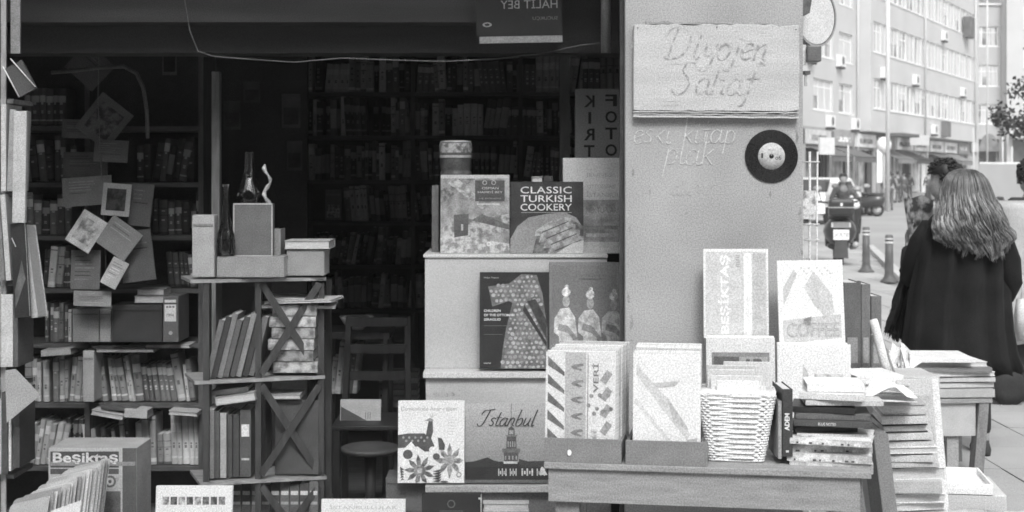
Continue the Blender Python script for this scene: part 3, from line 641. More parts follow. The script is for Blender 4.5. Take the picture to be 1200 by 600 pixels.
m=MB(); m.tube([(PX(710,5.1),5.1,PZ(62,5.1)),(PX(710,5.1),5.1,2.6)],.018,G(.2,.2,10,.4),12); one(m,'metal_pipe','short grey pipe coming down beside the pillar','pipe')
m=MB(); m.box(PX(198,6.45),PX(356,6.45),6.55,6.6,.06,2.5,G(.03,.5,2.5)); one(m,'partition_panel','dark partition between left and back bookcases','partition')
for i,(x0,y0,x1,y1,v) in enumerate([(330,110,352,150,.08),(336,165,354,200,.07),(190,50,207,88,.14),(285,95,305,120,.05),(262,118,282,152,.05)]):
    upright('poster',['dim poster high at right of dark partition','dim poster under the high one on dark partition','small dim notice above left bookcase end','faint square notice high on partition','faint notice low on partition'][i],'poster',x0,x1,y0,y1,6.4,.004,0,G(v,.3,20),lambda A:A.rect(.1,.1,.9,.6,G(.03,.5,30)),pages=False)

# window reflections of street signs, built as solid boards behind the pane
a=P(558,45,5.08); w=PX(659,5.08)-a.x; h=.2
o=thing('reflected_signboard','reflected black signboard built as a board, reversed white lettering above pale strip','sign',a,(0,R(-1),0)); m=MB(); m.box(0,w,0,.02,.006,h,G(.015)); m.build('panel',o)
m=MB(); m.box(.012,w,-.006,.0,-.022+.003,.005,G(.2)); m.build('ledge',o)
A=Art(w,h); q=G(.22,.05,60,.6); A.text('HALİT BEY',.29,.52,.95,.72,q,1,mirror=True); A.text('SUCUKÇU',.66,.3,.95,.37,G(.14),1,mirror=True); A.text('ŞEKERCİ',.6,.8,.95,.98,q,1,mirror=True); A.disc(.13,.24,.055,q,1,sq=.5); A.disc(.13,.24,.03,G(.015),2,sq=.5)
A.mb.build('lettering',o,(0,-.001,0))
a=P(674,215,5.62); w=PX(731,5.62)-a.x; h=(215-104)/F*5.62  # second reflected sign, set behind the pane as a solid panel
o=thing('reflected_sign','reflected grey vertical sign built as a board, reversed black letters beside pillar','sign',a); m=MB(); m.box(0,w,0,.012,0,h,G(.3,.1,6)); m.build('panel',o)
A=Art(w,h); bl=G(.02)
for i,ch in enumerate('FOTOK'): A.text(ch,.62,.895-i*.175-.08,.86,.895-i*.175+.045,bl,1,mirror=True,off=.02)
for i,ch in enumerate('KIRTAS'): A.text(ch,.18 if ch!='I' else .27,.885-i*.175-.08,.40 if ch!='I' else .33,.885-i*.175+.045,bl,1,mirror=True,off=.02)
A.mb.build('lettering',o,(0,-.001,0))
# ================= pale stepped display inside the window
DU,DM,DLo=5.16,5.06,4.95
pb=G(.5,.14,2.5,.8,fine=.07); pe=G(.58,.08,8,.7)
o=thing('display_stand','pale painted stepped display stand behind the window pane','display stand',(0,0,0))
m=MB(); m.box(PX(498,DU),PL-.03,DU,DU+.4,PZ(436,DM)+.001,PZ(298,DU)-.012,pb); m.build('upper_box',o)
m=MB(); m.box(PX(497,DU)-.003,PL-.028,DU-.008,DU+.402,PZ(298,DU)-.0119,PZ(298,DU),pe); bev(m.build('top_board',o),.002)
m=MB(); m.box(PX(496,DM),PL-.028,DM-.02,DU-.001,PZ(441,DM)-.004,PZ(436,DM),pe); bev(m.build('ledge',o),.002)
m=MB(); m.box(PX(499,DM),PL-.03,DM,DU+.4,PZ(567,DLo)+.001,PZ(441,DM)-.005,pb); m.build('lower_box',o)
m=MB(); m.box(PX(499,DLo),PL-.028,DLo-.03,DM-.001,PZ(575,DLo),PZ(567,DLo),G(.4,.1,8)); bev(m.build('ledge',o),.002)
m=MB(); m.box(PX(504,DLo),PL-.03,DLo,DM+.3,.2,PZ(575,DLo)-.002,G(.16,.15,4)); m.build('base_box',o)
m=MB(); A=MB(); r=random.Random(2)
# faint pencil note on lower box
[m.add([(PX(x,DM),DM-.0012,PZ(y,DM)),(PX(x+w_,DM),DM-.0012,PZ(y,DM)),(PX(x+w_,DM),DM-.0012,PZ(y-h_,DM)),(PX(x,DM),DM-.0012,PZ(y-h_,DM))],[(0,1,2,3)],G(.42,.2,80)) for x,y,w_,h_ in ((508,464,8,3),(523,465,2,7),(527,464,6,5),(538,463,1.2,8))]; m.build('worn_mark',o)
bz=DU
# tin jar
o=thing('tin_stack','stack of banded shiny tins behind the landscape-covered book','tin',P(534,204,5.36))
k=5.36/F; bnd=G(.35,.2,40,.3,spec=.8); dkb=G(.1,.3,30,.35)
m=MB(); m.lathe([(18*k,-30*k),(18.5*k,-2*k),(18.5*k,2*k),(17*k,4*k),(18.5*k,6*k),(18.5*k,20*k),(19*k,21*k),(19*k,24*k),(19*k,36*k),(17.5*k,38*k)],dkb,28); m.build('body',o)
m=MB(); m.lathe([(19.2*k,19*k),(19.4*k,20*k),(19.2*k,22*k)],bnd,28,caps=False); m.lathe([(19.2*k,25*k),(19.3*k,27*k),(19.3*k,34*k),(19.0*k,36*k)],G(.25,.5,60,.25,contrast=1),28,caps=False); m.build('band',o)
m=MB(); m.lathe([(17*k,0),(18*k,1*k),(18*k,3*k),(10*k,4*k)],bnd,28); m.build('lid',o,(0,0,35.5*k))
sb('slim dark book standing left of the landscape-covered book',506,514,217,298,.14,0,5.3,.12)
def landscape(A):
    A.rect(0,0,1,1,G(.27,.35,22,contrast=.6)); A.rect(0,.955,1,1,G(.45),2)
    A.poly([(0,.62),(.5,.95),(.25,.95),(0,.8)],G(.18,.4,50,contrast=1),2); A.poly([(.1,.9),(.62,.55),(.7,.6),(.25,.95)],G(.34,.4,40,contrast=1),3)
    A.poly([(0,.05),(.32,.12),(1,.3),(1,.5),(.55,.45),(.2,.42),(0,.3)],G(.3,.45,36,contrast=1),2); A.poly([(.45,.42),(1,.3),(1,.36),(.6,.5)],G(.13,.3,40),3)
    A.poly([(0,0),(1,0),(1,.12),(.5,.2),(.1,.25),(0,.22)],G(.38,.35,44,contrast=1),3)
    A.poly([(.2,.2),(.4,.23),(.41,.5),(.19,.49)],G(.1,.2,20),4); A.rect(.3,.29,.33,.37,G(.45),5)
    A.rect(.5,.66,.93,.93,G(.08,.15,20),4); A.disc(.64,.9,.035,G(.35),5); A.disc(.64,.9,.022,G(.08),6); A.disc(.77,.9,.035,G(.35),5); A.disc(.77,.9,.022,G(.08),6)
    A.text('OSMAN',.6,.815,.84,.845,G(.5),5); A.text('HAMDİ BEY',.54,.765,.90,.8,G(.5),5); A.text('VE DÖNEMİ',.56,.69,.88,.71,G(.32),5); A.rect(.53,.615,.86,.635,G(.5),4); A.disc(.7,.12,.035,G(.55),5,); A.disc(.7,.12,.018,G(.35),6)
upright('book','landscape-painting book with dark rounded title box on top board','book',516,597,205,297,DU+.04,.028,7,G(.3),landscape)
def cookery(A):
    A.rect(0,0,1,1,G(.045,.3,12)); 
    A.poly([(0,0),(.95,0),(1,.1),(1,.35),(.9,.5),(.75,.57),(.5,.55),(.25,.5),(.1,.38),(0,.2)],G(.26,.12,14),2)
    A.poly([(.3,.0),(1,.0),(1,.38),(.85,.46),(.55,.44),(.38,.32)],G(.13,.4,30,contrast=1),3)
    for i in range(4):
        x=.33+i*.06; y=.27-i*.085; pts=[(x,y-.03),(x+.02,y+.05),(x+.2,y+.17),(x+.42,y+.235),(x+.5,y+.22),(x+.5,y+.16),(x+.3,y+.08),(x+.12,y-.02)]
        A.poly([(min(u,1),max(v,0)) for u,v in pts],G([.34,.3,.33,.28][i],.3,40,contrast=1),4+i)
        A.poly([(x+.1,y+.01),(min(x+.46,1),y+.165),(min(x+.46,1),y+.18),(x+.1,y+.03)],G(.1,.3,40),5+i)
    A.poly([(.62,0),(1,0),(1,.18),(.85,.14)],G(.5,.15,30),10)
    t=G(.68); A.text('CLASSIC',.14,.835,.84,.93,t,4,off=.005,space=1.05); A.text('TURKISH',.14,.715,.84,.81,t,4,off=.005); A.text('COOKERY',.14,.595,.84,.69,t,4,off=.005); A.rect(.15,.565,.84,.572,G(.3),4)
upright('book','dark cookery book with large white title and plate of rolls','book',598,684,213,297,DU+.035,.03,7,G(.05),cookery)
def reflection_washed(A):  # reflection over the card put into its pale, low-contrast colours
    A.rect(0,0,1,1,G(.46,.12,10)); A.rect(.33,.12,1,.56,G(.25,.35,18,contrast=.5),2); A.rect(.33,.06,1,.12,G(.42),2)
    A.text('JEUNES',.4,.79,.85,.84,G(.32),2); A.text('OTTOMANS',.42,.68,.9,.72,G(.33),2); A.text('İSTANBUL',.40,.59,.98,.65,G(.3),3); A.text('MEKTUPLARI',.4,.42,.95,.48,G(.17),4); A.rect(.4,.25,.95,.29,G(.18,.3,40),3); A.rect(.4,.17,.9,.21,G(.33,.3,40),3)
upright('poster_card','tall printed card paled by a painted reflection behind the cookery book, beside pillar','card',660,728,185,297,DU+.08,.012,5,G(.45),reflection_washed,pages=False)
ly('little pale book lying flat behind the cookery book',623,636,207,214,DU+.12,.1,G(.55),False); ly('little dark book lying beside the pale one behind cookery book',637,648,206,214,DU+.12,.1,G(.06),True)
def costume(A):
    A.rect(0,0,1,1,G(.03,.2,12)); gown=G(.17,.3,30,contrast=.5); fl=G(.42,.25,60)
    g1=[(.3,0),(.97,0),(.97,.42),(.9,.78),(.82,.97),(.6,.98),(.42,.88),(.12,.85),(.18,.64),(.42,.70),(.47,.68),(.38,.42),(.33,.2)]
    A.poly(g1,gown,2); r=random.Random(5)
    def inside(u,v):
        c=False; n=len(g1)
        for i in range(n):
            a,b=g1[i],g1[(i+1)%n]
            if (a[1]>v)!=(b[1]>v) and u<(b[0]-a[0])*(v-a[1])/(b[1]-a[1])+a[0]: c=not c
        return c
    for i in range(14):
        for j in range(20):
            u=.1+i*.068+(j%2)*.034+r.uniform(-.01,.01); v=.02+j*.049+r.uniform(-.008,.008)
            if inside(u-.02,v) and inside(u+.03,v): A.disc(u,v,r.uniform(.016,.032),r.choice([fl,fl,G(.3,.3,60)]),3,7,.9)
    A.poly([(.62,.60),(.96,.22),(.96,.27),(.64,.66)],G(.04),5); A.poly([(.68,.7),(.8,.72),(.96,.5),(.96,.3)],G(.06,.3,30),5)
    w=G(.72); A.text('CHILDREN',.06,.585,.3,.61,w,6,off=.02); A.text('OF THE OTTOMAN',.06,.54,.5,.565,w,6,off=.02); A.text('SERAGLIO',.06,.495,.3,.52,w,6,off=.02); A.text('Hülya Tezcan',.06,.93,.27,.95,G(.5),6); A.rect(.06,.44,.45,.443,G(.2),6); A.rect(.06,.35,.33,.353,G(.2),6); A.text('istanbul',.06,.05,.16,.065,w,6)
upright('book','dark costume book with a flowered gown leaning on upper box','book',562,644,320,432,DM+.012,.02,8,G(.04),costume)
def threefig(A):
    A.rect(0,0,1,1,G(.22,.2,8)); A.rect(.03,.0,.93,.965,G(.2,.12,6),2); A.rect(.4,.83,.72,.845,G(.13,.3,90),3); A.text('HAREM',.44,.855,.66,.885,G(.15),3)
    for cx,s,v in ((.23,1,.62),(.56,.97,.55),(.88,.95,.38)):
        b=G(v,.3,40,contrast=.6); sk=G(v*.75,.2,30)
        A.poly([(cx-.09,0),(cx-.1,.3),(cx-.17,.34),(cx-.16,.47),(cx-.08,.56*s),(cx+.04,.57*s),(cx+.12,.48),(cx+.15,.3),(cx+.12,.28),(cx+.08,.32),(cx+.11,.0)],b,3)
        A.disc(cx,.63*s,.05,sk,4,12,1.6); A.disc(cx,.715*s,.062,G(v*1.1,.4,60,contrast=1),5,12,1.0); A.disc(cx+.01,.765*s,.03,G(v*1.1,.4,60,contrast=1),6,9,1.0)
        A.poly([(cx-.12,.36),(cx+.02,.33),(cx+.15,.24),(cx+.16,.28),(cx+.02,.40),(cx-.1,.42)],G(v*.5,.3,40),5)
        for q in (-.05,.0,.05): A.line(cx+q,.02,cx+q*.7,.3,.0012,G(v*.6),6)
upright('book','large photo book with three turbaned figures beside costume book','book',644,730,308,432,DM+.012,.022,7,G(.08),threefig)
def peacock(A):
    A.rect(0,0,1,1,G(.72,.04,20)); d=G(.09,.3,40); md=G(.16,.4,50,contrast=1); wv=G(.74)
    A.text('Çemenlinde Anar-ı âlem',.04,.865,.88,.925,G(.35),2,off=.0)
    for i in range(6): A.rect(.76,.76-i*.035,.88-(i%3)*.02,.765-i*.035,G(.5),2)
    A.poly([(0,.42),(0,.58),(.15,.6),(.4,.6),(.42,.58),(.45,.72),(.47,.77),(.52,.77),(.53,.62),(.50,.54),(.55,.45),(.5,.38),(.4,.38),(.3,.44),(.15,.43)],d,2)
    A.poly([(.4,.755),(.48,.79),(.54,.76),(.5,.745)],G(.3),3)
    for i in range(9): A.disc(.08+i*.045,.55-(i%2)*.04,.018,G(.3),3,7)
    for q in ((.48,.84),(.53,.85),(.57,.83)): A.line(.5,.79,q[0],q[1],.001,G(.3),3)
    A.poly([(.02,.22),(.1,.42),(.2,.5),(.3,.4),(.26,.26),(.1,.2)],wv,3); A.disc(.15,.345,.075,d,4,12,.95)
    for i in range(9):
        a=i*2*pi/9+.3; cx,cy=.33,.15; A.poly([(cx+.05*cos(a-.5),cy+.04*sin(a-.5)),(cx+.16*cos(a-.22),cy+.13*sin(a-.22)),(cx+.235*cos(a),max(0,cy+.2*sin(a))),(cx+.16*cos(a+.22),max(0,cy+.13*sin(a+.22))),(cx+.05*cos(a+.5),cy+.04*sin(a+.5))],md,5)
    A.disc(.33,.15,.09,G(.22,.4,60,contrast=1),6,14,.9); A.disc(.33,.15,.04,G(.4,.4,60),7)
    for i in range(8):
        a=i*2*pi/8; cx,cy=.78,.27; A.poly([(cx+.04*cos(a-.6),cy+.04*sin(a-.6)),(min(1,cx+.15*cos(a-.25)),cy+.13*sin(a-.25)),(min(1,cx+.21*cos(a)),cy+.22*sin(a)),(min(1,cx+.15*cos(a+.25)),cy+.13*sin(a+.25)),(cx+.04*cos(a+.6),cy+.04*sin(a+.6))],G(.26,.4,50,contrast=1),5)
    A.disc(.78,.27,.07,G(.36,.4,60),6); A.poly([(.62,.4),(.6,.55),(.66,.54),(.71,.46),(.7,.4)],d,6); A.disc(.58,.32,.055,d,6,12,.9); A.disc(.52,.4,.05,wv,3)
    for i in range(5): A.poly([(.03+i*.01,.2-i*.035),(.1,.16-i*.03),(.04,.15-i*.03)],d,4); A.poly([(.52,.14-i*.03),(.66,.17-i*.03),(.62,.13-i*.03)],d,7)
    A.disc(.92,.1,.04,G(.3),6); A.disc(.92,.1,.025,wv,7); A.disc(.7,.015,.06,d,6,10,.25)
upright('book','white book with dark peacock and large flowers on lower ledge','book',466,544,471,566,DLo-.02,.02,6,G(.6),peacock)
def istanbul(A):
    for i in range(10): A.rect(0,.26+i*.074,1,.26+(i+1)*.074+.001,G(.25+.17*(i/9),.05,8),1)
    A.rect(0,0,1,.26,G(.03,.3,10),2); A.poly([(0,.26),(.1,.27),(.19,.3),(.25,.32),(.32,.28),(.38,.265),(.42,.27),(.42,.2),(0,.2)],G(.04),3); A.poly([(.6,.2),(.6,.3),(.7,.27),(1,.28),(1,.2)],G(.05),3)
    t=G(.09); l=G(.5,.2,60)
    A.poly([(.43,.24),(.43,.27),(.585,.27),(.585,.24)],l,4); A.poly([(.44,.27),(.43,.38),(.6,.38),(.585,.27)],t,4); A.poly([(.415,.38),(.415,.43),(.615,.43),(.615,.38)],G(.14),5); A.poly([(.46,.43),(.465,.58),(.57,.58),(.575,.43)],t,4)
    A.poly([(.455,.58),(.45,.60),(.585,.60),(.58,.58)],G(.16),5); A.poly([(.48,.60),(.485,.68),(.55,.68),(.555,.60)],t,4); A.rect(.495,.61,.54,.66,G(.35),5); A.poly([(.48,.68),(.515,.71),(.55,.68)],t,4); A.rect(.512,.71,.518,1,G(.12),4)
    for i in range(4): A.rect(.475+i*.025,.45,.487+i*.025,.52,G(.3),5); A.rect(.445+i*.04,.29,.46+i*.04,.34,G(.3),5)
    for x,w in ((.37,.1),(.5,.08),(.63,.14),(.80,.1)):
        for j in range(5): A.rect(x+w*j/5,.09+.02*(j%2),x+w*j/5+w*.12,.15+.03*((j+1)%2),G(.5,.3,60),4)
    A.poly([(.83,.1),(.85,.2),(.87,.2),(.92,.1)],G(.55),5); A.rect(0,0,1,.04,G(.12),3)
    mb=A.mb; handwrite(mb,'Istanbul',A.w*.15,A.h*.715,.055,.0042,G(.05),-.004,.35,0,0)
upright('book','wide book with old sea tower and script title on lower ledge','book',545,650,474,566,DLo-.01,.02,6,G(.3),istanbul)
upright('book','black book with small pale emblem below the lower ledge','book',494,563,580,680,4.86,.02,4,G(.03),lambda A:(A.disc(.5,.88,.07,G(.14)),A.disc(.5,.88,.05,G(.03),2),A.rect(.3,.795,.7,.80,G(.2)),A.text('BİZANSLILAR',.05,.66,.95,.76,G(.3))))
sb('thin bright-edged book standing right of the black emblem book',560.5,564,583,680,.6,0,4.88,.1)
ly('pale flat book lying below the wide tower book',566,620,590,600,4.9,.1,G(.5),False)
o=crate('wooden_box','rough grey wooden box under the peacock book','box',452,500,560,600,4.98,.14,.13)

# ================= table outside
tb_c=P(830,543,4.07); TZ=PZ(541,4.16)
ang=R(-9)
T=thing('bookstall_table','grey wooden bookstall table with a deep plank apron','table',(PX(638,4.16),4.16,0),(0,0,ang))
TW=.93; TD=.46
wt=G(.27,.16,9,.75,.2,stretch=(1,6,6)); wtd=G(.2,.2,9,.8,.2,stretch=(6,6,1))
m=MB(); m.box(0,TW,-.012,TD,TZ-.018,TZ,wt); bev(m.build('tabletop',T),.002)
m=MB(); m.box(.012,TW-.03,.0,.02,TZ-.115,TZ-.0185,wt); m.build('apron',T)
m=MB(); m.box(.03,.10,.021,.06,.02,TZ-.0185,wtd); m.build('leg',T)
m=MB(); m.bar((TW-.05,.04,TZ-.0185),(TW+.03,.03,.02),.05,.05,wtd); m.build('leg',T)
m=MB(); m.box(.03,.08,TD-.06,TD-.02,.02,TZ-.0185,wtd); m.build('leg',T)
m=MB(); m.box(TW-.09,TW-.04,TD-.06,TD-.02,.02,TZ-.0185,wtd); m.build('leg',T)
m=MB(); m.box(.101,TW-.1,.2,.215,.3,.36,wtd); m.build('stretcher',T)
TM=Matrix.Translation(T.location)@Matrix.Rotation(ang,4,'Z')
def onT(px,yy):   # point on the tabletop in px column px, yy metres behind its front edge
    for i in range(601):
        s=i/600*TW; 
        p=TM@Vector((s,yy,TZ)); 
        if 600+p.x/p.y*F>=px: return p
    return p
def tray(x0,x1,label,lab2,cv,v,n,art):
    a=onT(x0,.0); b=onT(x1,.0); w=(b-a).length; o=thing('display_tray',label,'tray',(a.x,a.y-.004,TZ+.0005),(0,0,ang)); tm=G(.2,.1,16,.8,fine=.12)
    m=MB(); m.box(0,w,0,.01,0,28/F*4.12,tm); m.build('front_panel',o); m=MB(); m.box(0,w,.0101,.3,0,.008,tm); m.build('base_panel',o)
    for x in (0,w-.008): m=MB(); m.box(x,x+.008,.0101,.3,.0081,.06,tm); m.build('side_panel',o)
    a2=onT(x0+8,.02); b2=onT(x1-7 if x1<740 else x1-9,.02); w2=(b2-a2).length
    r=random.Random(int(x0)); k=4.12/F
    for i in range(n):
        y=.02+i*.0135; hh=(125+r.uniform(-2,2))*k*1.0+i*.0006; off=i*.0018*(1 if x1<740 else 0)+r.uniform(-.002,.002)
        p=TM@Vector(((TM.inverted()@a2).x+off, y, TZ+.0095))
        q=thing('wrapped_magazine', lab2[0] if i==0 else lab2[1],'magazine',p,(R(-5),0,ang+R(r.uniform(-1.5,1.5))),None if i==0 else lab2[2])
        m=MB(); m.box(0,w2,0,.009,0,hh,G(r.choice([.5,.6,.46,.64]),.06,30,.6)); bev(m.build('cover',q),.003,2)
        if i==0:
            A=Art(w2,hh); art(A); A.mb.build('cover_print',q,(0,-.0006,0))
        mb=MB(); N=14; rr=random.Random(i)
        if i<1:
            vs=[(w2*a_/N,-.006-.004*noise.noise(Vector((a_*.5,b_*.35,x0)))-.002*rr.random(),hh*b_/N) for b_ in range(N+1) for a_ in range(N+1)]
            mb.add(vs,[(j*(N+1)+c_,j*(N+1)+c_+1,(j+1)*(N+1)+c_+1,(j+1)*(N+1)+c_) for j in range(N) for c_ in range(N)],M_WRAP,True)
        mb.box(-.002,w2+.002,-.002,.011,hh+.0005,hh+.006,M_WRAP); mb.build('plastic_wrap',q)
    return o
def magA(A):
    A.rect(0,0,1,1,G(.62,.06,20)); 
    for i in range(6): A.poly([(.03,.02+i*.17),(.03,.11+i*.17),(.27,.02+i*.17-.06 if i else .0),(.27,max(0,-.08+i*.17))],G(.14,.3,30),2)
    A.rect(.28,.0,.58,1,G(.4,.05,20),2); 
    for i in range(6): 
        y=.86-i*.155; A.poly([(.36,y),(.42,y+.025),(.53,y+.035),(.55,y+.015),(.45,y),(.53,y-.025),(.50,y-.035),(.40,y-.02)],G(.2,.3,60),3)
    A.rect(.60,.02,.615,.98,G(.3),3); A.text('VERİ',.66,.62,.76,.9,G(.2),3,rot=True,off=.02); A.rect(.66,.05,.74,.28,G(.45,.3,60,contrast=1),3)
    for i in range(5): A.poly([(.78,.1+i*.16),(.88,.2+i*.16),(.96,.16+i*.16),(.86,.06+i*.16)],G(.3,.2,40),3)
    [A.disc(.62+.04*i,.5+.1*sin(i*2),.03,G(.26,.3,60),3) for i in range(9)]
tray(626,728,'left low grey card tray holding wrapped magazines',('front wrapped magazine with diagonal stripes, left tray','pale wrapped magazine behind the striped one, left tray','wrapped magazines in the left tray'),0,.6,14,magA)
def magB(A):
    A.rect(0,0,1,1,G(.68,.03,20)); A.poly([(.05,.9),(.55,.55),(.85,.25),(.8,.2),(.35,.55),(.05,.8)],G(.54,.06,20),2); A.poly([(.5,.6),(.8,.33),(.83,.27),(.6,.38)],G(.44,.1,30),3)
    A.poly([(.0,.55),(.6,.12),(.62,.15),(.05,.58)],G(.58,.05,20),2); A.poly([(.3,.72),(.7,.75),(.62,.7),(.35,.68)],G(.44),3); A.poly([(.75,.0),(.8,.2),(.95,.22),(.98,0)],G(.44,.06,30),2)
tray(733,829,'right low grey card tray holding wrapped magazines',('front white wrapped magazine with faint diagonal band, right tray','white wrapped magazine behind the front one, right tray','wrapped magazines in the right tray'),0,.6,13,magB)
t2=thing('price_sticker','small white oval sticker on the left tray front','sticker',onT(667,-.0075)+Vector((0,0,.03))); m=MB(); m.prism([(.006*cos(a*pi/5),.009*sin(a*pi/5)) for a in range(10)],-.001,0,G(.8)); m.build('paper',t2)

# wicker basket
kb_=4.1/F; a=onT(868,.04)
o=thing('wicker_basket','white wicker basket tapering downwards filled with pale cards','basket',(a.x,a.y+.09,TZ+.001),(0,0,ang))
def rr(hw,hd,z,n=64,wv=0,ph=0):
    pts=[]
    for i in range(n):
        t=2*pi*i/n; c,s_=cos(t),sin(t); e=.22; x=hw*math.copysign(abs(c)**e,c); y=hd*math.copysign(abs(s_)**e,s_)
        q=wv*(.0022 if (i//2+ph)%2 else -.002); pts.append((x+q*c*1.2,y+q*s_*1.2,z+q*.35))
    return pts
wk=G(.78,.15,40,.7); H=82*kb_
m=MB()
for j in range(26):
    f_=j/25; hw=(32+13.5*f_)*kb_; hd=.05+.03*f_; z=.004+f_*(H-.01); p=rr(hw,hd,z,64,1,j); m.tube(p+[p[0]],.0036,wk,6)
m.build('woven_side',o)
m=MB(); p=[rr((31+13*f_)*kb_,.045+.03*f_,.002+f_*H) for f_ in (0,1)]; m.loft(p,G(.75,.1,60),True,True); m.build('lining',o)
m=MB(); p=rr(45*kb_,.083,H,56); 
for s_ in (0,pi): m.tube([(x+.0025*cos(i*1.3+s_),y,z+.003*sin(i*1.3+s_)) for i,(x,y,z) in enumerate(p+[p[0],p[1]])],.003,wk,6)
m.build('rim',o)
for i,(x0,x1,yt,y,v) in enumerate([(848,903,424,.10,.7),(828,886,428,.085,.62),(829,884,433,.07,.7),(833,893,440,.055,.75),(838,897,452,.035,.72),(840,889,446,.02,.78)]):
    upright('card','pale card standing in the wicker basket','card',x0,x1,yt,500,onT(868,.04).y+.09+(y-.05)*1.1,.003,3,G(v*.78,.07,30),pages=False,group='pale cards in the wicker basket',turn=-6)
# boards at the pillar
def besik(A):
    A.rect(0,0,1,1,G(.72,.04,20)); A.rect(.03,.03,.97,.97,G(.55,.06,20),2); A.text('BEŞİKTAŞ',.22,.05,.42,.93,G(.78),3,rot=True,off=.03); A.rect(.62,.03,.74,.95,G(.78),3); A.rect(.76,.03,.95,.95,G(.48),3)
    for i in range(7): A.rect(.50,.80+i*.02,.56,.808+i*.02,G(.3),3)
upright('wrapped_poster','white wrapped poster with vertical club name leaning on pillar','poster',825,901,292,396,4.6,.01,3,G(.7),besik,pages=False,wrap=True)
def gbox(A):
    A.rect(0,0,1,1,G(.66,.05,20)); A.rect(.08,.1,.92,.86,G(.25,.15,20),2); A.rect(.11,.14,.89,.82,G(.36,.15,30),3); A.text('G',.56,.62,.82,.80,G(.12),4,rot=True,off=.03); A.rect(.11,.62,.48,.82,G(.12,.2,20),4)
p=onT(866,.3)
upright('wrapped_record','wrapped record with dark panel and turned letter behind basket','record',828,908,396,520,4.5,.012,3,G(.7),gbox,pages=False,wrap=True,turn=-4)
for i in range(4): upright('wrapped_record','pale wrapped record in pile behind the turned-letter one','record',829,907,394,520,4.515+.014*i,.010,3,G(.7,.05,20),pages=False,turn=-4,group='pile of records behind the basket')
def coffee(A):
    A.rect(0,0,1,1,G(.72,.04,20)); A.poly([(.4,.7),(.55,.88),(.82,.62),(.85,.42),(.72,.36),(.55,.5)],G(.52,.12,30),2); A.poly([(.38,.35),(.5,.38),(.48,.28),(.36,.28)],G(.36,.3,60),2); A.poly([(.08,.5),(.3,.85),(.25,.9),(.08,.7)],G(.5,.1,30),2)
    for i in range(12): A.rect(.35+.04*i,.9-.03*(i%3),.38+.04*i,.92-.03*(i%3),G(.55),2)
    A.poly([(.06,.34),(.95,.4),(.95,.14),(.06,.08)],G(.52,.05,20),2); A.text('COFFEE',.11,.15,.92,.31,G(.36,.1,40),3,off=.03); A.text('COFFEE',.125,.165,.905,.295,G(.46),4,off=-.005)
upright('wrapped_poster','white wrapped coffee poster leaning beside the pillar edge','poster',914,991,306,412,4.55,.012,5,G(.72),coffee,pages=False,wrap=True,roll=-1)
def pale(A): A.rect(0,0,1,1,G(.72,.03,20)); A.poly([(.3,.2),(.35,.8),(.42,.7),(.4,.3)],G(.46,.1,30),2); A.rect(.5,.4,.9,.7,G(.5,.25,50,contrast=1),3)
upright('wrapped_record','white wrapped record sleeve under the coffee poster','record',912,997,404,520,4.47,.012,4,G(.74),pale,pages=False,wrap=True,turn=-4)
for i in range(4): upright('wrapped_record','white wrapped sleeve in pile under the coffee poster','record',911,993,402,520,4.485+.014*i,.010,3,G(.7,.05,20),pages=False,turn=-4,group='pile of sleeves under the coffee poster')
sb('dark book standing beside the basket with white spine letters',917,929,456,535,.05,0,onT(920,.06).y,.16,False)
q=[c for c in S.objects if c.get('label')=='dark book standing beside the basket with white spine letters'][0]
m=MB(); vs,fs=text_geo('ADEM',0,.03); m.add([(.006+.014*(1-v),-.0018,.075+.07*u*0+.05*u) for u,v in vs],fs,G(.7)); m.box(.01,.018,-.0018,-.0012,.012,.018,G(.6)); m.build('spine_title',q)
sb('grey slim book standing just left of spine-lettered book',912,916,470,538,.3,0,onT(915,.06).y,.16)
# stack of magazines and books at right end of table
stk=[(925,1021,541,553,.45,'comic magazine lowest in the stack at the table end',1),(922,1019,531,540,.55,'second comic from the bottom of the table-end stack',1),(924,1021,521,530,.5,'third comic from the bottom of the table-end stack',1),(925,1018,513,520,.6,'topmost comic with printed cover in the table-end stack',1),
 (934,1016,508,512.5,.6,'pale thin book lying directly on the comics',0),(932,1006,500,507,.05,'black book second above the comics',0),(930,1020,492,499,.08,'black book with tiny white spine text',0),(932,1018,484,491,.13,'dark grey book above the one with spine text',0),(928,1000,476,483,.03,'black book just under the pale top books',0),
 (944,1034,469,475,.5,'wide pale board-like book high on stack',0),(937,1010,460,467.5,.6,'pale grey book second from stack top',0),(946,1012,450,459,.72,'white book topmost on the table-end stack',0)]
base=onT(975,.06)
for i,(x0,x1,yt,yb,v,lab,cm) in enumerate(stk):
    D=base.y+.02+(.0 if cm else .02)+(i%3)*.008
    z0=PZ(yb,D)
    def cart(A,v=v): 
        A.rect(0,0,1,1,G(v+.1,.15,20)); A.poly([(.35,.3),(.5,.7),(.7,.75),(.9,.45),(.6,.3)],G(.35,.5,60,contrast=1),2); A.rect(.05,.1,.3,.9,G(.5,.4,50,contrast=1),3)
    o=lying('comic_magazine' if cm else 'book',lab,x0,x1,yt,yb,D,.2 if cm else .15,G(v,.3 if cm else .1,30,.5,contrast=.6 if cm else 0),True,turn=[-9,-13,-5,-17,-6,2,-12][i%7],cat='magazine' if cm else 'book',art=cart if cm else None)
    if i==6: 
        m=MB(); vs,fs=text_geo('BLUE NOTES'); m.add([(.07+.05*u,-.0008,.004+.008*v_) for u,v_ in vs],fs,G(.7)); m.build('spine_title',o)
    if cm:
        m=MB(); r=random.Random(i)
        for j in range(10): x=.02+j*.018; m.box(x,x+r.uniform(.004,.012),-.0012,-.0004,.003,.008,G(r.choice([.08,.7])))
        m.build('spine_title',o)
m=MB(); r=random.Random(4); N=10
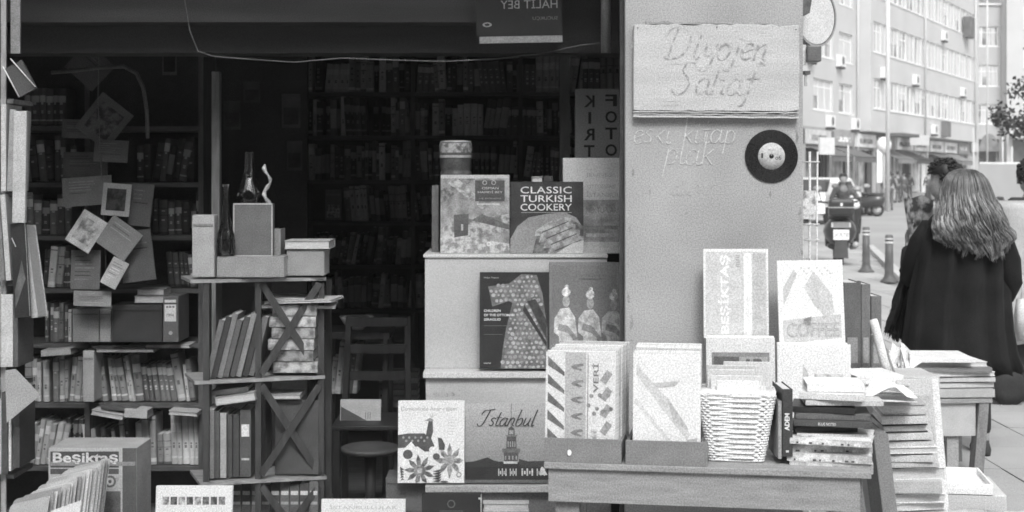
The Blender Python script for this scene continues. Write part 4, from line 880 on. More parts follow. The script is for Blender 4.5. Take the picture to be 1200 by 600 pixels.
vs=[(.16*(i/N)+r.uniform(-.003,.003),.14*(j/N),.012+.03*abs(noise.noise(Vector((i*.55,j*.6,2))))*sin(pi*i/N)**.5*2+ (.01 if 2<i<8 else 0)) for j in range(N+1) for i in range(N+1)]
m.add(vs,[(j*(N+1)+i,j*(N+1)+i+1,(j+1)*(N+1)+i+1,(j+1)*(N+1)+i) for j in range(N) for i in range(N)],G(.78,.05,20,.35),True); m.add([(v[0],v[1],0) for v in vs],[(0,N,(N+1)*N+N,(N+1)*N)],G(.7)); one(m,'plastic_bag','crumpled white plastic bag lying on the table-end stack','bag',(PX(1010,4.2),4.2,PZ(470,4.2)),(0,0,R(-8)))

# leaning stack on a stool right of the table
tilt=-5
stk=[(1032,1086,474,497,.55,.3),(1034,1088,498,507,.04,0),(1035,1094,508,523,.5,0),(1037,1096,524,532,.62,0),(1036,1098,533,548,.45,0),(1037,1104,549,563,.6,0),(1039,1104,564,578,.42,0),(1040,1108,579,590,.66,0),(1041,1110,591,606,.5,0),(1041,1112,607,622,.6,0),(1042,1112,623,640,.45,0)]
names=['thick pale book topmost on the leaning stack','thin black book second from top of leaning stack','grey book third from top of leaning stack','pale book fourth from top of leaning stack','grey-bound book fifth from top of leaning stack','pale thick book sixth from top of leaning stack','mid grey book seventh from top of leaning stack','white book eighth from top of leaning stack','grey book cut by the bottom edge in leaning stack','low pale book hidden below the leaning stack','lowest book of the leaning stack']
rq=random.Random(6)
for i,(x0,x1,yt,yb,v,_) in enumerate(stk):
    if yb-yt>14:
        ym=yt+(yb-yt)*rq.uniform(.4,.62); lying('book','slim '+names[i].replace('thick ','').replace('topmost','placed topmost')+', upper of a pair',x0+rq.uniform(-3,4),x1+rq.uniform(-7,5),yt+.6,ym-.2,4.27+rq.uniform(0,.03),.19,G(min(.7,v*rq.uniform(.6,1.3)),.1,20),rq.random()<.5,turn=rq.uniform(-13,2),tilt=-2.2); yt=ym+.4
    lying('book',names[i],x0+rq.uniform(-2,2),x1+rq.uniform(-3,4),yt+.6,yb+.6,4.28+(i%3)*.01,.2,G(v,.1,20),i%2==0,turn=[-6,-3,-10,-5][i%4],tilt=-2.2)
o=thing('low_stool','low wooden stool carrying the leaning stack of books','stool',(PX(1035,4.3),4.26,0)); zt=PZ(642,4.28)-.012
m=MB(); m.box(0,.24,0,.26,zt-.03,zt,wtd); m.build('seat',o)
for x in (.0,.2):
    for y in (.0,.22): m=MB(); m.box(x,x+.035,y,y+.035,.02,zt-.0305,wtd); m.build('leg',o)
m=MB(); a=P(1017,503,4.3); m.M=Matrix.Rotation(R(-6),4,'Y'); m.prism([(0,-.55),(.045,-.55),(.045,-.012),(.035,.0),(.008,.0),(0,-.01)],0,.16,G(.22,.12,12,.7)); bev(one(m,'box_file','grey box file standing tight against left of the leaning stack','box file',(a.x-.0,4.24,a.z),(0,R(-1),0)),.003)
o=upright('framed_board','tall pale framed board leaning right of the leaning stack','board',1066,1114,447,640,4.95,.014,4,G(.6,.08,12),lambda A:(A.rect(.84,.0,1,1,G(.75),2),A.rect(.05,.05,.8,.9,G(.5,.15,12),2)),pages=False,turn=-22,roll=-5)
# carton and sacks
o=thing('carton','white topped carton on pavement beside the leaning stack','carton',(PX(1092,5.3),5.3,.02),(0,0,R(-8))); H2=PZ(578,5.3)-.02
m=MB(); m.box(0,.27,0,.34,0,H2,G(.5,.08,8)); bev(m.build('body',o),.006); m=MB(); m.box(.0,.22,-.004,.3,H2+.001,H2+.02,G(.72,.04,8)); m.build('lid_tray',o); m=MB()
for x0,x1,y0,y1 in ((0,.22,-.004,.002),(0,.22,.294,.3),(0,.006,.0021,.2939),(.214,.22,.0021,.2939)): m.box(x0,x1,y0,y1,H2+.0201,H2+.04,G(.8))
m.build('lid_rim',o)
m=MB(); r=random.Random(9)
vs=[]; N=9
for j in range(N+1):
    for i in range(N+1): x=i/N; y=j/N; vs.append((x*.42,y*.35,(.33 if 0<i<N and 0<j<N else .02)-.05*abs(noise.noise(Vector((i*.4,j*.4,1))))))
m.add(vs,[(j*(N+1)+i,j*(N+1)+i+1,(j+1)*(N+1)+i+1,(j+1)*(N+1)+i) for j in range(N) for i in range(N)],G(.5,.08,12),True); one(m,'cloth_bundle','pale cloth covered bundle at bottom edge by carton','bundle',(PX(1118,4.9),4.9,0))
# second low table with big flat books
D2t=7.2
o=thing('low_table','low wooden table under the pile of large flat books','table',(PX(1044,D2t),D2t,0),(0,0,R(4))); zt=PZ(468,D2t); w=.52
m=MB(); m.box(0,w,-.02,.4,zt-.02,zt,wt); m.build('tabletop',o)
m=MB(); m.box(.05,w-.08,0,.02,zt-.19,zt-.021,G(.42,.1,10)); m.build('front_panel',o)
m=MB(); m.bar((w-.04,.02,zt-.021),(w-.07,.02,.02),.07,.05,wtd); m.build('leg',o)
for x in (.07,.3): m=MB(); m.box(x,x+.06,.02,.05,.02,zt-.192,G(.3,.1,10)); m.build('leg',o)
m=MB(); m.bar((w-.04,.36,zt-.021),(w-.04,.36,.02),.05,.04,wtd); m.build('leg',o)
for i,(x0,x1,yt,yb,v,s_) in enumerate([(1062,1168,457,466.5,.4,1),(1068,1170,449,456,.1,0),(1066,1168,443,448,.5,1),(1058,1170,437,442,.66,0),(1064,1163,431,436.5,.2,1),(1052,1160,425,430.5,.65,0),(1048,1142,420,424.5,.72,1)]):
    lying('album',['grey album lowest on the low table pile','dark album second lowest on low table pile','pale album third on low table pile','white protruding album on low table pile','album with dark spine near top of low table pile','pale wide album second from top of low table pile','white album on the very top of low table pile'][i],x0,x1,yt,yb,D2t+.0+(i%3)*.012,.34,G(v),bool(s_),turn=[3,6,2,5,0,4,-3][i],cat='album')
# box files on a narrow side table
o=thing('side_stand','narrow pale-topped stand carrying the dark box files','stand',(PX(984,5.55),5.55,0)); zt=PZ(438,5.55)
m=MB(); m.box(0,.2,-.03,.3,zt-.02,zt,G(.55,.06,10)); m.build('tabletop',o); m=MB(); m.box(.01,.185,-.01,.28,.02,zt-.021,G(.5,.1,6)); m.build('body',o)
for (x0,x1,yt,v,lab,dd,d2) in ((989,1009,331,.12,'tall dark grey box file beside the coffee poster',5.55,.2),(1009.5,1020,333,.16,'narrow dark box file right of the tall one',5.56,.2),(1021,1033,347,.15,'shorter dark box file at right of the trio',5.62,.16)):
    q=sb(lab,x0,x1,yt,437.5,v,0,dd,d2); m=MB(); ww=(x1-x0)/F*dd; m.box(ww*.2,ww*.8,-.003,-.0012,.04,.14,G(v*1.6+.06)); m.build('spine_label',q)
m=MB(); m.M=Matrix.Rotation(R(-14),4,'Y'); m.lathe([(.014,0),(.017,.05),(.017,.19),(.014,.215)],G(.68,.06,20),16); one(m,'paper_roll','pale paper roll leaning in front of the box files','paper roll',(PX(1040,5.3),5.3,PZ(440,5.3)))
m=MB(); m.M=Matrix.Rotation(R(-20),4,'Y'); m.box(0,.006,0,.12,0,.15,G(.5)); m.box(.008,.014,0,.12,0,.14,G(.3)); one(m,'leaning_booklet','thin booklets leaning right of the pale paper roll','booklet',(PX(1046,5.35),5.35,PZ(440,5.35)))
m=MB(); r=random.Random(12)
for i in range(9):
    a=r.uniform(-.6,.9); L=r.uniform(.05,.13); x=r.uniform(-.02,.06); y=r.uniform(0,.08); w_=r.uniform(.02,.04)
    m.add([(x,y,0),(x+w_,y+.01,0),(x+w_+sin(a)*L,y,cos(a)*L*.7),(x+sin(a)*L-.01,y+.02,cos(a)*L),(x+.01+sin(a)*L*.6,y+.03,cos(a)*L*.9)],[(0,1,2,4),(0,4,3)],G(.72,.05,20))
one(m,'crumpled_paper','torn white paper bunch sticking up behind the booklets','paper',(PX(1048,5.6),5.6,PZ(432,5.6)))
m=MB(); m.box(0,.24,0,.25,.02,PZ(440,5.3)-.002,G(.45,.1,8)); bev(one(m,'carton','plain grey carton under the paper roll and booklets','carton',(PX(1026,5.28),5.28,0)),.004)
for i,(x0,x1,yt,yb) in enumerate([(1022,1058,441,449),(1024,1060,450,458),(1022,1062,459,468)]):
    lying('book',['pale book lowest behind the leaning stack','grey book in middle of small pile behind leaning stack','white book topmost of the small pile behind leaning stack'][2-i],x0-18,x1+4,yt,yb+1,5.0,.2,G([.7,.4,.6][i]),i%2==0,turn=[8,-12,4][i])
# postcard rack on the corner
o=thing('postcard_rack','white wire postcard rack standing past the pillar corner','rack',(PX(949,5.5),5.5,.02)); wr=G(.6,.05,20,.4)
for a in range(6):
    m=MB(); c_,s_=.034*cos(a*pi/3+.3),.034*sin(a*pi/3+.3); m.tube([(c_,s_,.4),(c_*.85,s_*.85,1.0),(c_,s_,1.62)],.0035,wr,6); m.build('upright_wire',o)
for z in (.45,.75,.98,1.02,1.28,1.34,1.58): m=MB(); m.tube([(.037*cos(t*pi/10),.037*sin(t*pi/10),z) for t in range(21)],.0025,wr,6); m.build('ring',o)
m=MB(); m.lathe([(.12,0),(.12,.01),(.005,.02),(.005,1.62)],wr,20); m.build('pole',o)
for i,(z,a) in enumerate([(1.05,20),(1.1,-40),(.8,10),(1.36,-15)]):
    m=MB(); m.M=Matrix.Translation((0,0,z))@Matrix.Rotation(R(a),4,'Z'); m.box(-.03,.025,-.045,-.043,0,.11,G(.5,.4,30,contrast=1)); q=m.build('postcard',None,o.location); tag(q,['postcard in middle of the white wire rack','postcard turned left on the wire rack','low postcard on the wire rack','highest postcard on the wire rack'][i],'postcard')
# wall fixtures at the corner
o=thing('round_sign','large white round sign projecting from the pillar corner','sign',(PX(956,4.95),4.98,PZ(18,4.95)))
m=MB(); m.M=Matrix.Rotation(R(90),4,'X'); m.M=Matrix.Rotation(R(38),4,'Z')@m.M; m.lathe([(.0,-.01),(.098,-.01),(.1,-.004),(.1,.004),(.098,.01),(.0,.01)],G(.6,.04,10,.5),48,smooth=False); m.build('disc',o)
m=MB(); m.M=Matrix.Rotation(R(38),4,'Z')@Matrix.Rotation(R(90),4,'X'); m.lathe([(.1001,-.012),(.108,-.012),(.108,.012),(.1001,.012)],G(.3,.1,10,.4),48,smooth=False,caps=False); m.build('rim',o)
m=MB(); m.box(-.06,-.035,.03,.06,-.1,.04,G(.1)); m.build('bracket',o)
m=MB(); m.prism([(-.04,0),(.0,.02),(.01,.08),(-.02,.1),(-.045,.04)],0,.05,G(.12,.4,30)); one(m,'wall_bracket','dark bent bracket above the round sign on the corner','bracket',(PX(949,4.85),4.85,PZ(22,4.85)))
o=thing('wall_lamp','small dark box lamp below the round sign','lamp',(PX(946,4.9),4.9,PZ(72,4.9))); m=MB(); m.box(0,.05,0,.06,0,.055,G(.14,.2,20,.4)); bev(m.build('housing',o),.004); m=MB(); m.box(-.012,0,.02,.04,-.01,.06,G(.6)); m.build('mount',o)
m=MB(); m.box(0,.02,0,.03,0,.012,G(.1)); m.box(.002,.01,.005,.015,-.04,0,G(.4)); one(m,'cable_clamp','tiny dark clamp on pillar edge under the box lamp','clamp',(PX(943,4.85),4.85,PZ(87,4.85)))
# ================= street buildings
FA=math.atan2(1,.547)
B=thing('apartment_building','long pale apartment block with continuous window bands over shops','building',(.547*60-23.2,60,0),(0,0,FA))
WB=G(.5,.05,.6,.9,.1); WB2=G(.72,.05,1,.85); FR=G(.8,.04,3,.6); GL=G(.28,.5,1.2,.15,contrast=.6); CUR=G(.55,.15,2.5,.8,stretch=(6,1,.3))
Ltot=48.7; HT=18
def wall_with_holes(mb,x0,x1,z0,z1,holes,y0,y1,mat):
    """rectangular wall with rectangular openings"""
    xs=sorted({x0,x1,*[h[0] for h in holes],*[h[1] for h in holes]}); zs=sorted({z0,z1,*[h[2] for h in holes],*[h[3] for h in holes]})
    for i in range(len(xs)-1):
        for j in range(len(zs)-1):
            cx,cz=(xs[i]+xs[i+1])/2,(zs[j]+zs[j+1])/2
            if any(h[0]<cx<h[1] and h[2]<cz<h[3] for h in holes): continue
            mb.box(xs[i],xs[i+1],y0,y1,zs[j],zs[j+1],mat)
def window(par,x0,x1,z0,z1,y,n,transom=.3,seed=0):
    r=random.Random(seed); m=MB(); t=.07
    m.box(x0,x1,y,y+.06,z0,z0+t,FR); m.box(x0,x1,y,y+.06,z1-t,z1,FR)
    for i in range(n+1):
        x=x0+(x1-x0-t)*i/n; m.box(x,x+t,y+.002,y+.058,z0+t,z1-t,FR)
    if transom: z=z1-(z1-z0)*transom; m.box(x0+t,x1-t,y+.004,y+.05,z-.025,z+.025,FR)
    m.box(x0-.08,x1+.08,y-.12,y-.001,z0-.07,z0-.002,WB2)
    f=m.build('window',par)
    m=MB(); m.box(x0+.01,x1-.01,y+.03,y+.04,z0+.01,z1-.01,GL); m.build('pane',f)
    m=MB()
    for i in range(n):
        if r.random()<.85:
            xa=x0+(x1-x0)*i/n+.08; xb=x0+(x1-x0)*(i+1)/n-.02; zb=z0+.08+(0 if r.random()<.75 else (z1-z0)*.4); m.box(xa,xb-(xb-xa)*(0 if r.random()<.6 else .35),y+.012,y+.02,zb,z1-.08,CUR)
    if m.v: m.build('curtain',f)
m=MB(); holes=[]
left=[]
for zs,zt in ((4.76,6.3),(7.43,8.95),(10.4,11.9),(13.3,14.8)): left+=[(10.5,13.9,zs,zt,3),(15.0,17.6,zs,zt,2),(5.2,8.6,zs,zt,3)]
holes=[h[:4] for h in left]
wall_with_holes(m,0,18.6,3.9,HT,holes,0,.3,WB); m.box(0,18.6,.3,12,3.9,HT,WB)
m.box(18.6,Ltot,.3,12,3.9,HT,WB)
# projecting storeys with the window bands
PJ=-.7; bands=[(5.15,6.78),(8.2,9.85),(11.25,12.9),(14.3,15.9)]
hb=[]
n=15
for z0,z1 in bands:
    for i in range(n): x=19.2+i*1.93; hb.append((x,x+1.8,z0,z1))
wall_with_holes(m,18.6,Ltot,3.9,HT,hb,PJ,PJ+.25,WB); m.box(18.6,Ltot,PJ+.251,.299,3.9,4.1,WB); m.box(18.6,18.85,PJ+.251,.299,4.1,HT,WB)
for z0,z1 in bands: m.box(18.85,Ltot,PJ+.6,PJ+.64,z0-.3,z1+.3,G(.3))
m.build('wall',B)
for i,h in enumerate(left):
    if h[0]<6 : continue
    window(B,h[0],h[1],h[2],h[3],.1,h[4],.25,i)
for i,h in enumerate(hb): window(B,h[0],h[1],h[2],h[3],PJ+.08,2,0 if i%3 else .3,i+50)
# shops on the ground floor
m=MB(); m.box(0,Ltot,.0,.3,3.0,3.899,G(.3,.15,1)); 
for i in range(12): m.box(i*4.4,i*4.4+.45,0,.3,0,3.0,G(.42,.1,2))
m.box(0,Ltot,2.2,2.3,0,3,G(.05,.5,1)); m.build('shopfront_wall',B)
r=random.Random(21)
for i in range(11):
    x=i*4.4+.46
    m=MB(); m.box(x+.1,x+2.3,.12,.16,.5,2.7,GL); m.box(x,x+3.9,.1,.2,0.0,.45,G(.3)); 
    for q in (0,2.3,3.3,3.86): m.box(x+q,x+q+.08,.1,.22,.451,2.9,FR if i%2 else G(.1))
    m.build('shopfront',B)
    m=MB(); v=r.choice([.7,.3,.55,.12,.65]); m.box(x-.1,x+3.8,-.16,-.002,3.05,3.75,G(v,.2,2)); m.box(x+.4,x+3.0,-.175,-.161,3.25,3.5,G(.6 if v<.4 else .25,.5,4,contrast=1)); m.build('shop_sign_panel',B)
    if i%3!=1:
        m=MB(); v=r.choice([.06,.2,.05,.12]); y0,y1=-.02,-1.25
        m.prism([(x,0),(x+3.9,0),(x+3.9,.03),(x,.03)],0,.01,G(v)) if False else None
        m.add([(x,y0,2.95),(x+3.9,y0,2.95),(x+3.9,y1,2.45),(x,y1,2.45),(x,y1,2.2),(x+3.9,y1,2.2),(x,y0,2.98),(x+3.9,y0,2.98),(x,y1-.02,2.48),(x+3.9,y1-.02,2.48)],[(0,1,2,3),(3,2,5,4),(6,7,9,8),(0,3,8,6),(1,2,9,7)],G(v,.15,2,.8)); m.build('awning',B)
for i,(x,z,y) in enumerate([(9.4,7.0,-.3),(14.4,7.1,-.3),(12.5,3.95,-.3),(17.2,3.95,-.3),(20.5,6.85,PJ-.3),(28,6.9,PJ-.3),(36,10.2,PJ-.3),(9.3,10.1,-.3),(33,4.1,PJ-.3),(42,6.9,PJ-.3)]):
    m=MB(); m.box(x,x+.85,y,y+.28,z,z+.6,G(.7,.05,4)); m.M=Matrix.Translation((x+.35,y-.005,z+.3))@Matrix.Rotation(R(90),4,'X'); m.lathe([(.22,0),(.22,.004)],G(.15),16); m.M=Matrix(); m.box(x+.1,x+.14,y,y+.29,z-.12,z-.001,G(.1)); m.box(x+.7,x+.74,y,y+.29,z-.12,z-.001,G(.1)); m.build('air_conditioner',B)
for i,(x,z0,z1) in enumerate([(18.3,0,HT),(47.0,3.9,HT),(31.2,3.9,HT)]):
    m=MB(); y=-.1 if x<18.6 else PJ-.1; m.tube([(x,y,z0+.01),(x,y,z1)],.06,G(.55),8); m.build('drainpipe',B)
# dark boxes on the facade
m=MB(); m.box(43,44.6,PJ-.5,PJ-.01,11.0,12.4,G(.12,.3,2)); m.build('balcony_box',B)
m=MB(); m.box(22,26,PJ-.9,PJ-.02,3.7,3.88,G(.12)); m.box(27.5,29.5,PJ-.7,PJ-.02,3.3,3.9,G(.6)); m.box(36,37.2,PJ-.4,PJ-.01,4.0,5.0,G(.15)); m.build('canopy',B)

B2=thing('corner_building','pale apartment building closing the street with white three-part windows','building',(PX(1122,104),104,0))
m=MB(); k=104/F
def w2(px): return (px-1122)*k
def z2(py): return CH-(py-HZ)*k
h2=[(w2(1141),w2(1170),z2(b),z2(a)) for a,b in ((31,54),(76,101),(122,145))]
wall_with_holes(m,0,w2(1173),0,z2(6),h2+[(w2(1147),w2(1171),0,z2(163))],0,.3,G(.42,.06,.6)); m.box(0,w2(1173),.8,10,0,z2(6),G(.42))
m.box(-.1,w2(1173),-.15,.3,z2(6)+.001,z2(4),WB2); m.build('wall',B2)
m=MB(); h3=[(w2(1193),w2(1215),z2(b),z2(a)) for a,b in ((10,35),(55,80),(98,125),(143,165))]
wall_with_holes(m,w2(1173)+.01,w2(1290),0,z2(-60),h3,-1.2,-.9,G(.47,.05,.6)); m.box(w2(1173)+.01,w2(1290),-.899,10,0,z2(-60),G(.6)); m.build('projecting_wall',B2)
for i,h in enumerate(h2): window(B2,h[0],h[1],h[2],h[3],.1,3,.3,i+9)
for i,h in enumerate(h3): window(B2,h[0],h[1],h[2],h[3],-1.15,2,.3,i+19)
m=MB(); x0,x1=w2(1147),w2(1171); 
m.box(x0,x1,.5,.55,0,z2(163),G(.06,.4,2)); 
for i in range(3): x=x0+(x1-x0-.12)*i/2; m.box(x,x+.12,.35,.49,0,z2(166),G(.3))
m.build('door',B2)
m=MB(); m.prism([(x0+(x1-x0)/2+ (x1-x0)/2*cos(a*pi/12), z2(163)-.9+1.3*sin(a*pi/12)) for a in range(13)],-.06,-.003,G(.2,.3,2)); m.build('arched_fanlight',B2)
m=MB(); m.box(w2(1176),w2(1290),-2.4,-1.21,z2(163),z2(158),G(.4)); m.box(w2(1180),w2(1290),-1.24,-1.21,z2(200),z2(164),G(.1,.4,1)); m.build('canopy',B2)
m=MB(); m.box(w2(1137),w2(1147)-.1,-.3,-.01,z2(178),z2(150),G(.5)); m.build('shop_sign_panel',B2)

# ================= street furniture
def bollard(px,yb,h):
    D=CH*F/(yb-HZ); return D
pr=None
for i,(px,yb,ht) in enumerate([(1015,319,53),(1042,331,56)]):
    D=(CH-.02)*F/(yb-HZ); o=thing('bollard',['slim dark street bollard nearer the scooter','slim dark street bollard beside the woman'][i],'bollard',(PX(px,D),D,.02),(0,0,0),'bollards along the kerb')
    H=ht/F*D
    m=MB(); m.lathe([(.125,0),(.125,.02),(.10,.04),(.075,.08),(.062,.13),(.058,H*.5),(.056,H*.82)],G(.09,.2,10,.5),20); m.build('post',o)
    m=MB(); m.lathe([(.057,H*.8201),(.058,H*.86)],G(.6),20,caps=False); m.lathe([(.057,H*.90),(.058,H*.93)],G(.6),20,caps=False); m.build('reflective_band',o)
    m=MB(); m.lathe([(.056,H*.8202),(.056,H*.97),(.045,H)],G(.12,.2,10,.5),20); m.build('cap',o)
def pole_sign(name,label,px,D,ytop,kind,sz):
    o=thing(name,label,'road sign',(PX(px,D),D,0)); z=PZ(ytop,D); m=MB(); m.tube([(0,0,0),(0,0,z)],.04,G(.5),8); m.build('pole',o)
    m=MB()
    if kind=='tri': 
        m.prism([(-sz,-sz*1.7),(sz,-sz*1.7),(0,0)],-.06,-.045,G(.25)); q=MB(); q.prism([(-sz*.65,-sz*1.5),(sz*.65,-sz*1.5),(0,-sz*.4)],-.066,-.061,G(.75)); q.prism([(-.08*sz,-sz*1.4),(.08*sz,-sz*1.4),(.05*sz,-sz*.8),(-.05*sz,-sz*.8)],-.072,-.067,G(.1))
    elif kind=='round':
        m.prism([(sz*cos(a*pi/10),-sz+sz*sin(a*pi/10)) for a in range(20)],-.06,-.045,G(.3)); q=MB(); q.prism([(sz*.7*cos(a*pi/10),-sz+sz*.7*sin(a*pi/10)) for a in range(20)],-.066,-.061,G(.75))
    else:
        m.box(-sz,sz,-.06,-.045,-sz*1.1,0,G(.62)); q=MB(); q.box(-sz*.8,sz*.8,-.066,-.061,-sz*.6,-sz*.4,G(.4))
    m.build('sign_plate',o); q.build('sign_face',o)
pole_sign('road_sign','triangular crossing sign on a thin pole behind the woman',1141,70,150,'tri',.42)
pole_sign('road_sign','round road sign on pole at far right',1186,62,172,'round',.35)
pole_sign('road_sign','narrow pole sign with arrow-like top right of the arched door',1175,66,151,'tri',.28)
pole_sign('road_sign','square pale sign above the parked scooters',994,62,170,'sq',.3)
m=MB(); m.tube([(0,0,0),(0,0,14)],[.09]*2,G(.6),10); one(m,'street_pole','tall thin pale street pole before the window bands','pole',(PX(1040.5,60),60,0))
m=MB(); m.tube([(0,0,0),(0,0,13)],.05,G(.5),10); one(m,'street_pole','thin grey pole crossing the corner building windows','pole',(PX(1157,72),72,0))
m=MB(); m.box(-.12,.12,0,.05,1.2,3.1,G(.75)); m.tube([(.0,.1,0),(.0,.1,3.1)],.03,G(.4),8); one(m,'shop_banner','bright white upright banner outside the shops','banner',(PX(1031,64),64,0))
o=thing('street_lamp','short street lamp with bright round head beside banner','lamp',(PX(1036,62),62,0)); m=MB(); m.tube([(0,0,0),(0,0,2.6)],.05,G(.4),8); m.build('post',o); m=MB(); m.lathe([(.1,2.5),(.3,2.7),(.32,2.95),(.2,3.15),(.05,3.2)],G(.8),16); m.build('globe',o)
m=MB(); m.box(0,1.1,0,.1,0,.8,G(.6,.1,4)); one(m,'shop_sign','pale square shop panel hung under left windows','sign',(PX(961,66),66,PZ(181,66)),(0,0,R(40)))

# scooters
def scooter(label,loc,rz,group=None,small=False,windshield=False):
    o=thing('scooter',label,'scooter',loc,(0,0,rz),group); bk=G(.03,.2,8,.3,spec=.7); bk2=G(.07,.2,8,.5); rb=G(.03,.1,20,.9)
    # local: y forwards (away from viewer when seen from behind), x right
    for y in (0,1.3):
        m=MB(); m.M=Matrix.Translation((0,y,.25))@Matrix.Rotation(R(90),4,'Y'); m.lathe([(.17,-.05),(.235,-.05),(.25,-.02),(.25,.02),(.235,.05),(.17,.05)],rb,24,caps=False); 
        w_=m.build('wheel',o); m=MB(); m.M=Matrix.Translation((0,y,.25))@Matrix.Rotation(R(90),4,'Y'); m.lathe([(.0,-.03),(.169,-.04),(.169,.04),(0,.03)],M_METAL,16); m.build('rim',w_)
    def sec(y,z0,z1,w,n=14): return [(w*cos(2*pi*i/n), y, (z0+z1)/2+(z1-z0)/2*sin(2*pi*i/n)) for i in range(n)]
    m=MB(); m.loft([sec(-.28,.55,.72,.06),sec(-.2,.40,.84,.22),sec(.05,.34,.84,.28),sec(.35,.34,.8,.26),sec(.55,.32,.7,.16),sec(.62,.3,.45,.14)],bk); m.loft([sec(.55,.24,.36,.18),sec(1.0,.24,.36,.19)],bk2); m.build('body',o)
    m=MB(); m.loft([[(x,1.0+.12*(z-.3)+ (.02 if abs(x)>.1 else .06),z) for x,z in ((-.22+.06*abs(z-.6),z),(-.1,z),(.1,z),(.22-.06*abs(z-.6),z))]+[(x,1.08+.12*(z-.3),z) for x in (.12,-.12)] for z in (.28,.5,.75,.98)],bk); m.build('leg_shield',o)
    m=MB(); m.loft([[(.2*cos(2*pi*i/12)*s,.1+.38*sin(2*pi*i/12)*s,z) for i in range(12)] for z,s in ((.80,.9),(.84,1),(.88,.85))],G(.05,.2,20,.6)); m.build('seat',o)
    m=MB(); m.tube([(-.36,1.0,1.08),(-.2,1.06,1.06),(0,1.1,1.04),(.2,1.06,1.06),(.36,1.0,1.08)],.02,bk,8); m.tube([(0,1.1,1.05),(0,1.28,.4)],.03,bk2,8); m.build('handlebar',o)
    for s in (-1,1):
        m=MB(); m.tube([(s*.27,1.05,1.08),(s*.33,1.02,1.28)],.008,bk,6); m.M=Matrix.Translation((s*.34,1.0,1.31))@Matrix.Rotation(R(90),4,'X')@Matrix.Diagonal((1.3,.9,1,1)); m.lathe([(.0,-.015),(.06,-.01),(.06,.01),(0,.015)],G(.25,.1,10,.1,spec=1),14); m.build('mirror',o)
    if small: return o
    m=MB(); m.box(-.21,.21,-.46,-.12,.86,1.15,bk); q=bev(m.build('top_case',o),.06,4); m=MB(); m.box(-.215,.215,-.463,-.118,1.0,1.012,G(.5)); m.box(-.02,.02,-.47,-.461,1.03,1.08,G(.7)); m.build('trim',q)
    m=MB(); m.box(-.13,.13,-.34,-.29,.66,.76,G(.25,.1,10,.2)); m.box(-.16,-.131,-.335,-.29,.67,.75,G(.55)); m.box(.131,.16,-.335,-.29,.67,.75,G(.55)); m.build('tail_light',o)
    m=MB(); m.box(-.13,.13,-.36,-.35,.46,.63,G(.78)); q=m.build('number_plate',o); A=Art(.26,.17); A.text('34 UK 718',.08,.3,.92,.7,G(.06),1); A.mb.build('plate_print',q,(-.13,-.361,.46))
    m=MB(); m.prism([(-.12,.15),(.12,.15),(.1,.46),(-.1,.46)],-.34,-.3,bk2); m.build('mudguard',o)
    m=MB(); m.tube([(.2,.3,.3),(.24,-.1,.34),(.24,-.35,.38)],[.035,.05,.055],M_METAL,12); m.build('exhaust',o)
    m=MB(); m.loft([[(x,1.16-.25*(z-1.0)-.1*x*x,z) for x in (-.2,-.1,0,.1,.2)] for z in (1.0,1.2,1.42)],clear('windshield',.6,.05,1.5),False,True,False); m.build('windshield',o)
    return o
Ds=(CH)*F/(313-HZ)
scooter('black scooter with top case parked at kerb, seen from behind',(PX(988,Ds)+.02,Ds+.3,.0),R(-10))
far=scooter('far parked scooter in dark row left of the banner',(PX(1004,54),54,0),R(60),'scooters parked by the shops',True)
for i,(px,D,a) in enumerate([(1012,55,75),(1020,54,50),(1028,53,65),(1110,70,40),(1122,72,120)]):
    dup(far,(PX(px,D),D,0),(0,0,R(a)),label=['second far scooter from the left in the dark row','third far scooter from the left in the dark row','far scooter nearest the bright banner','far scooter parked before the shops left of woman\'s hair','far scooter glimpsed behind the woman\'s head'][i])
dup(far,(PX(1168,44),44,0),(0,0,R(20)),label='scooter parked alone right of the woman\'s head')

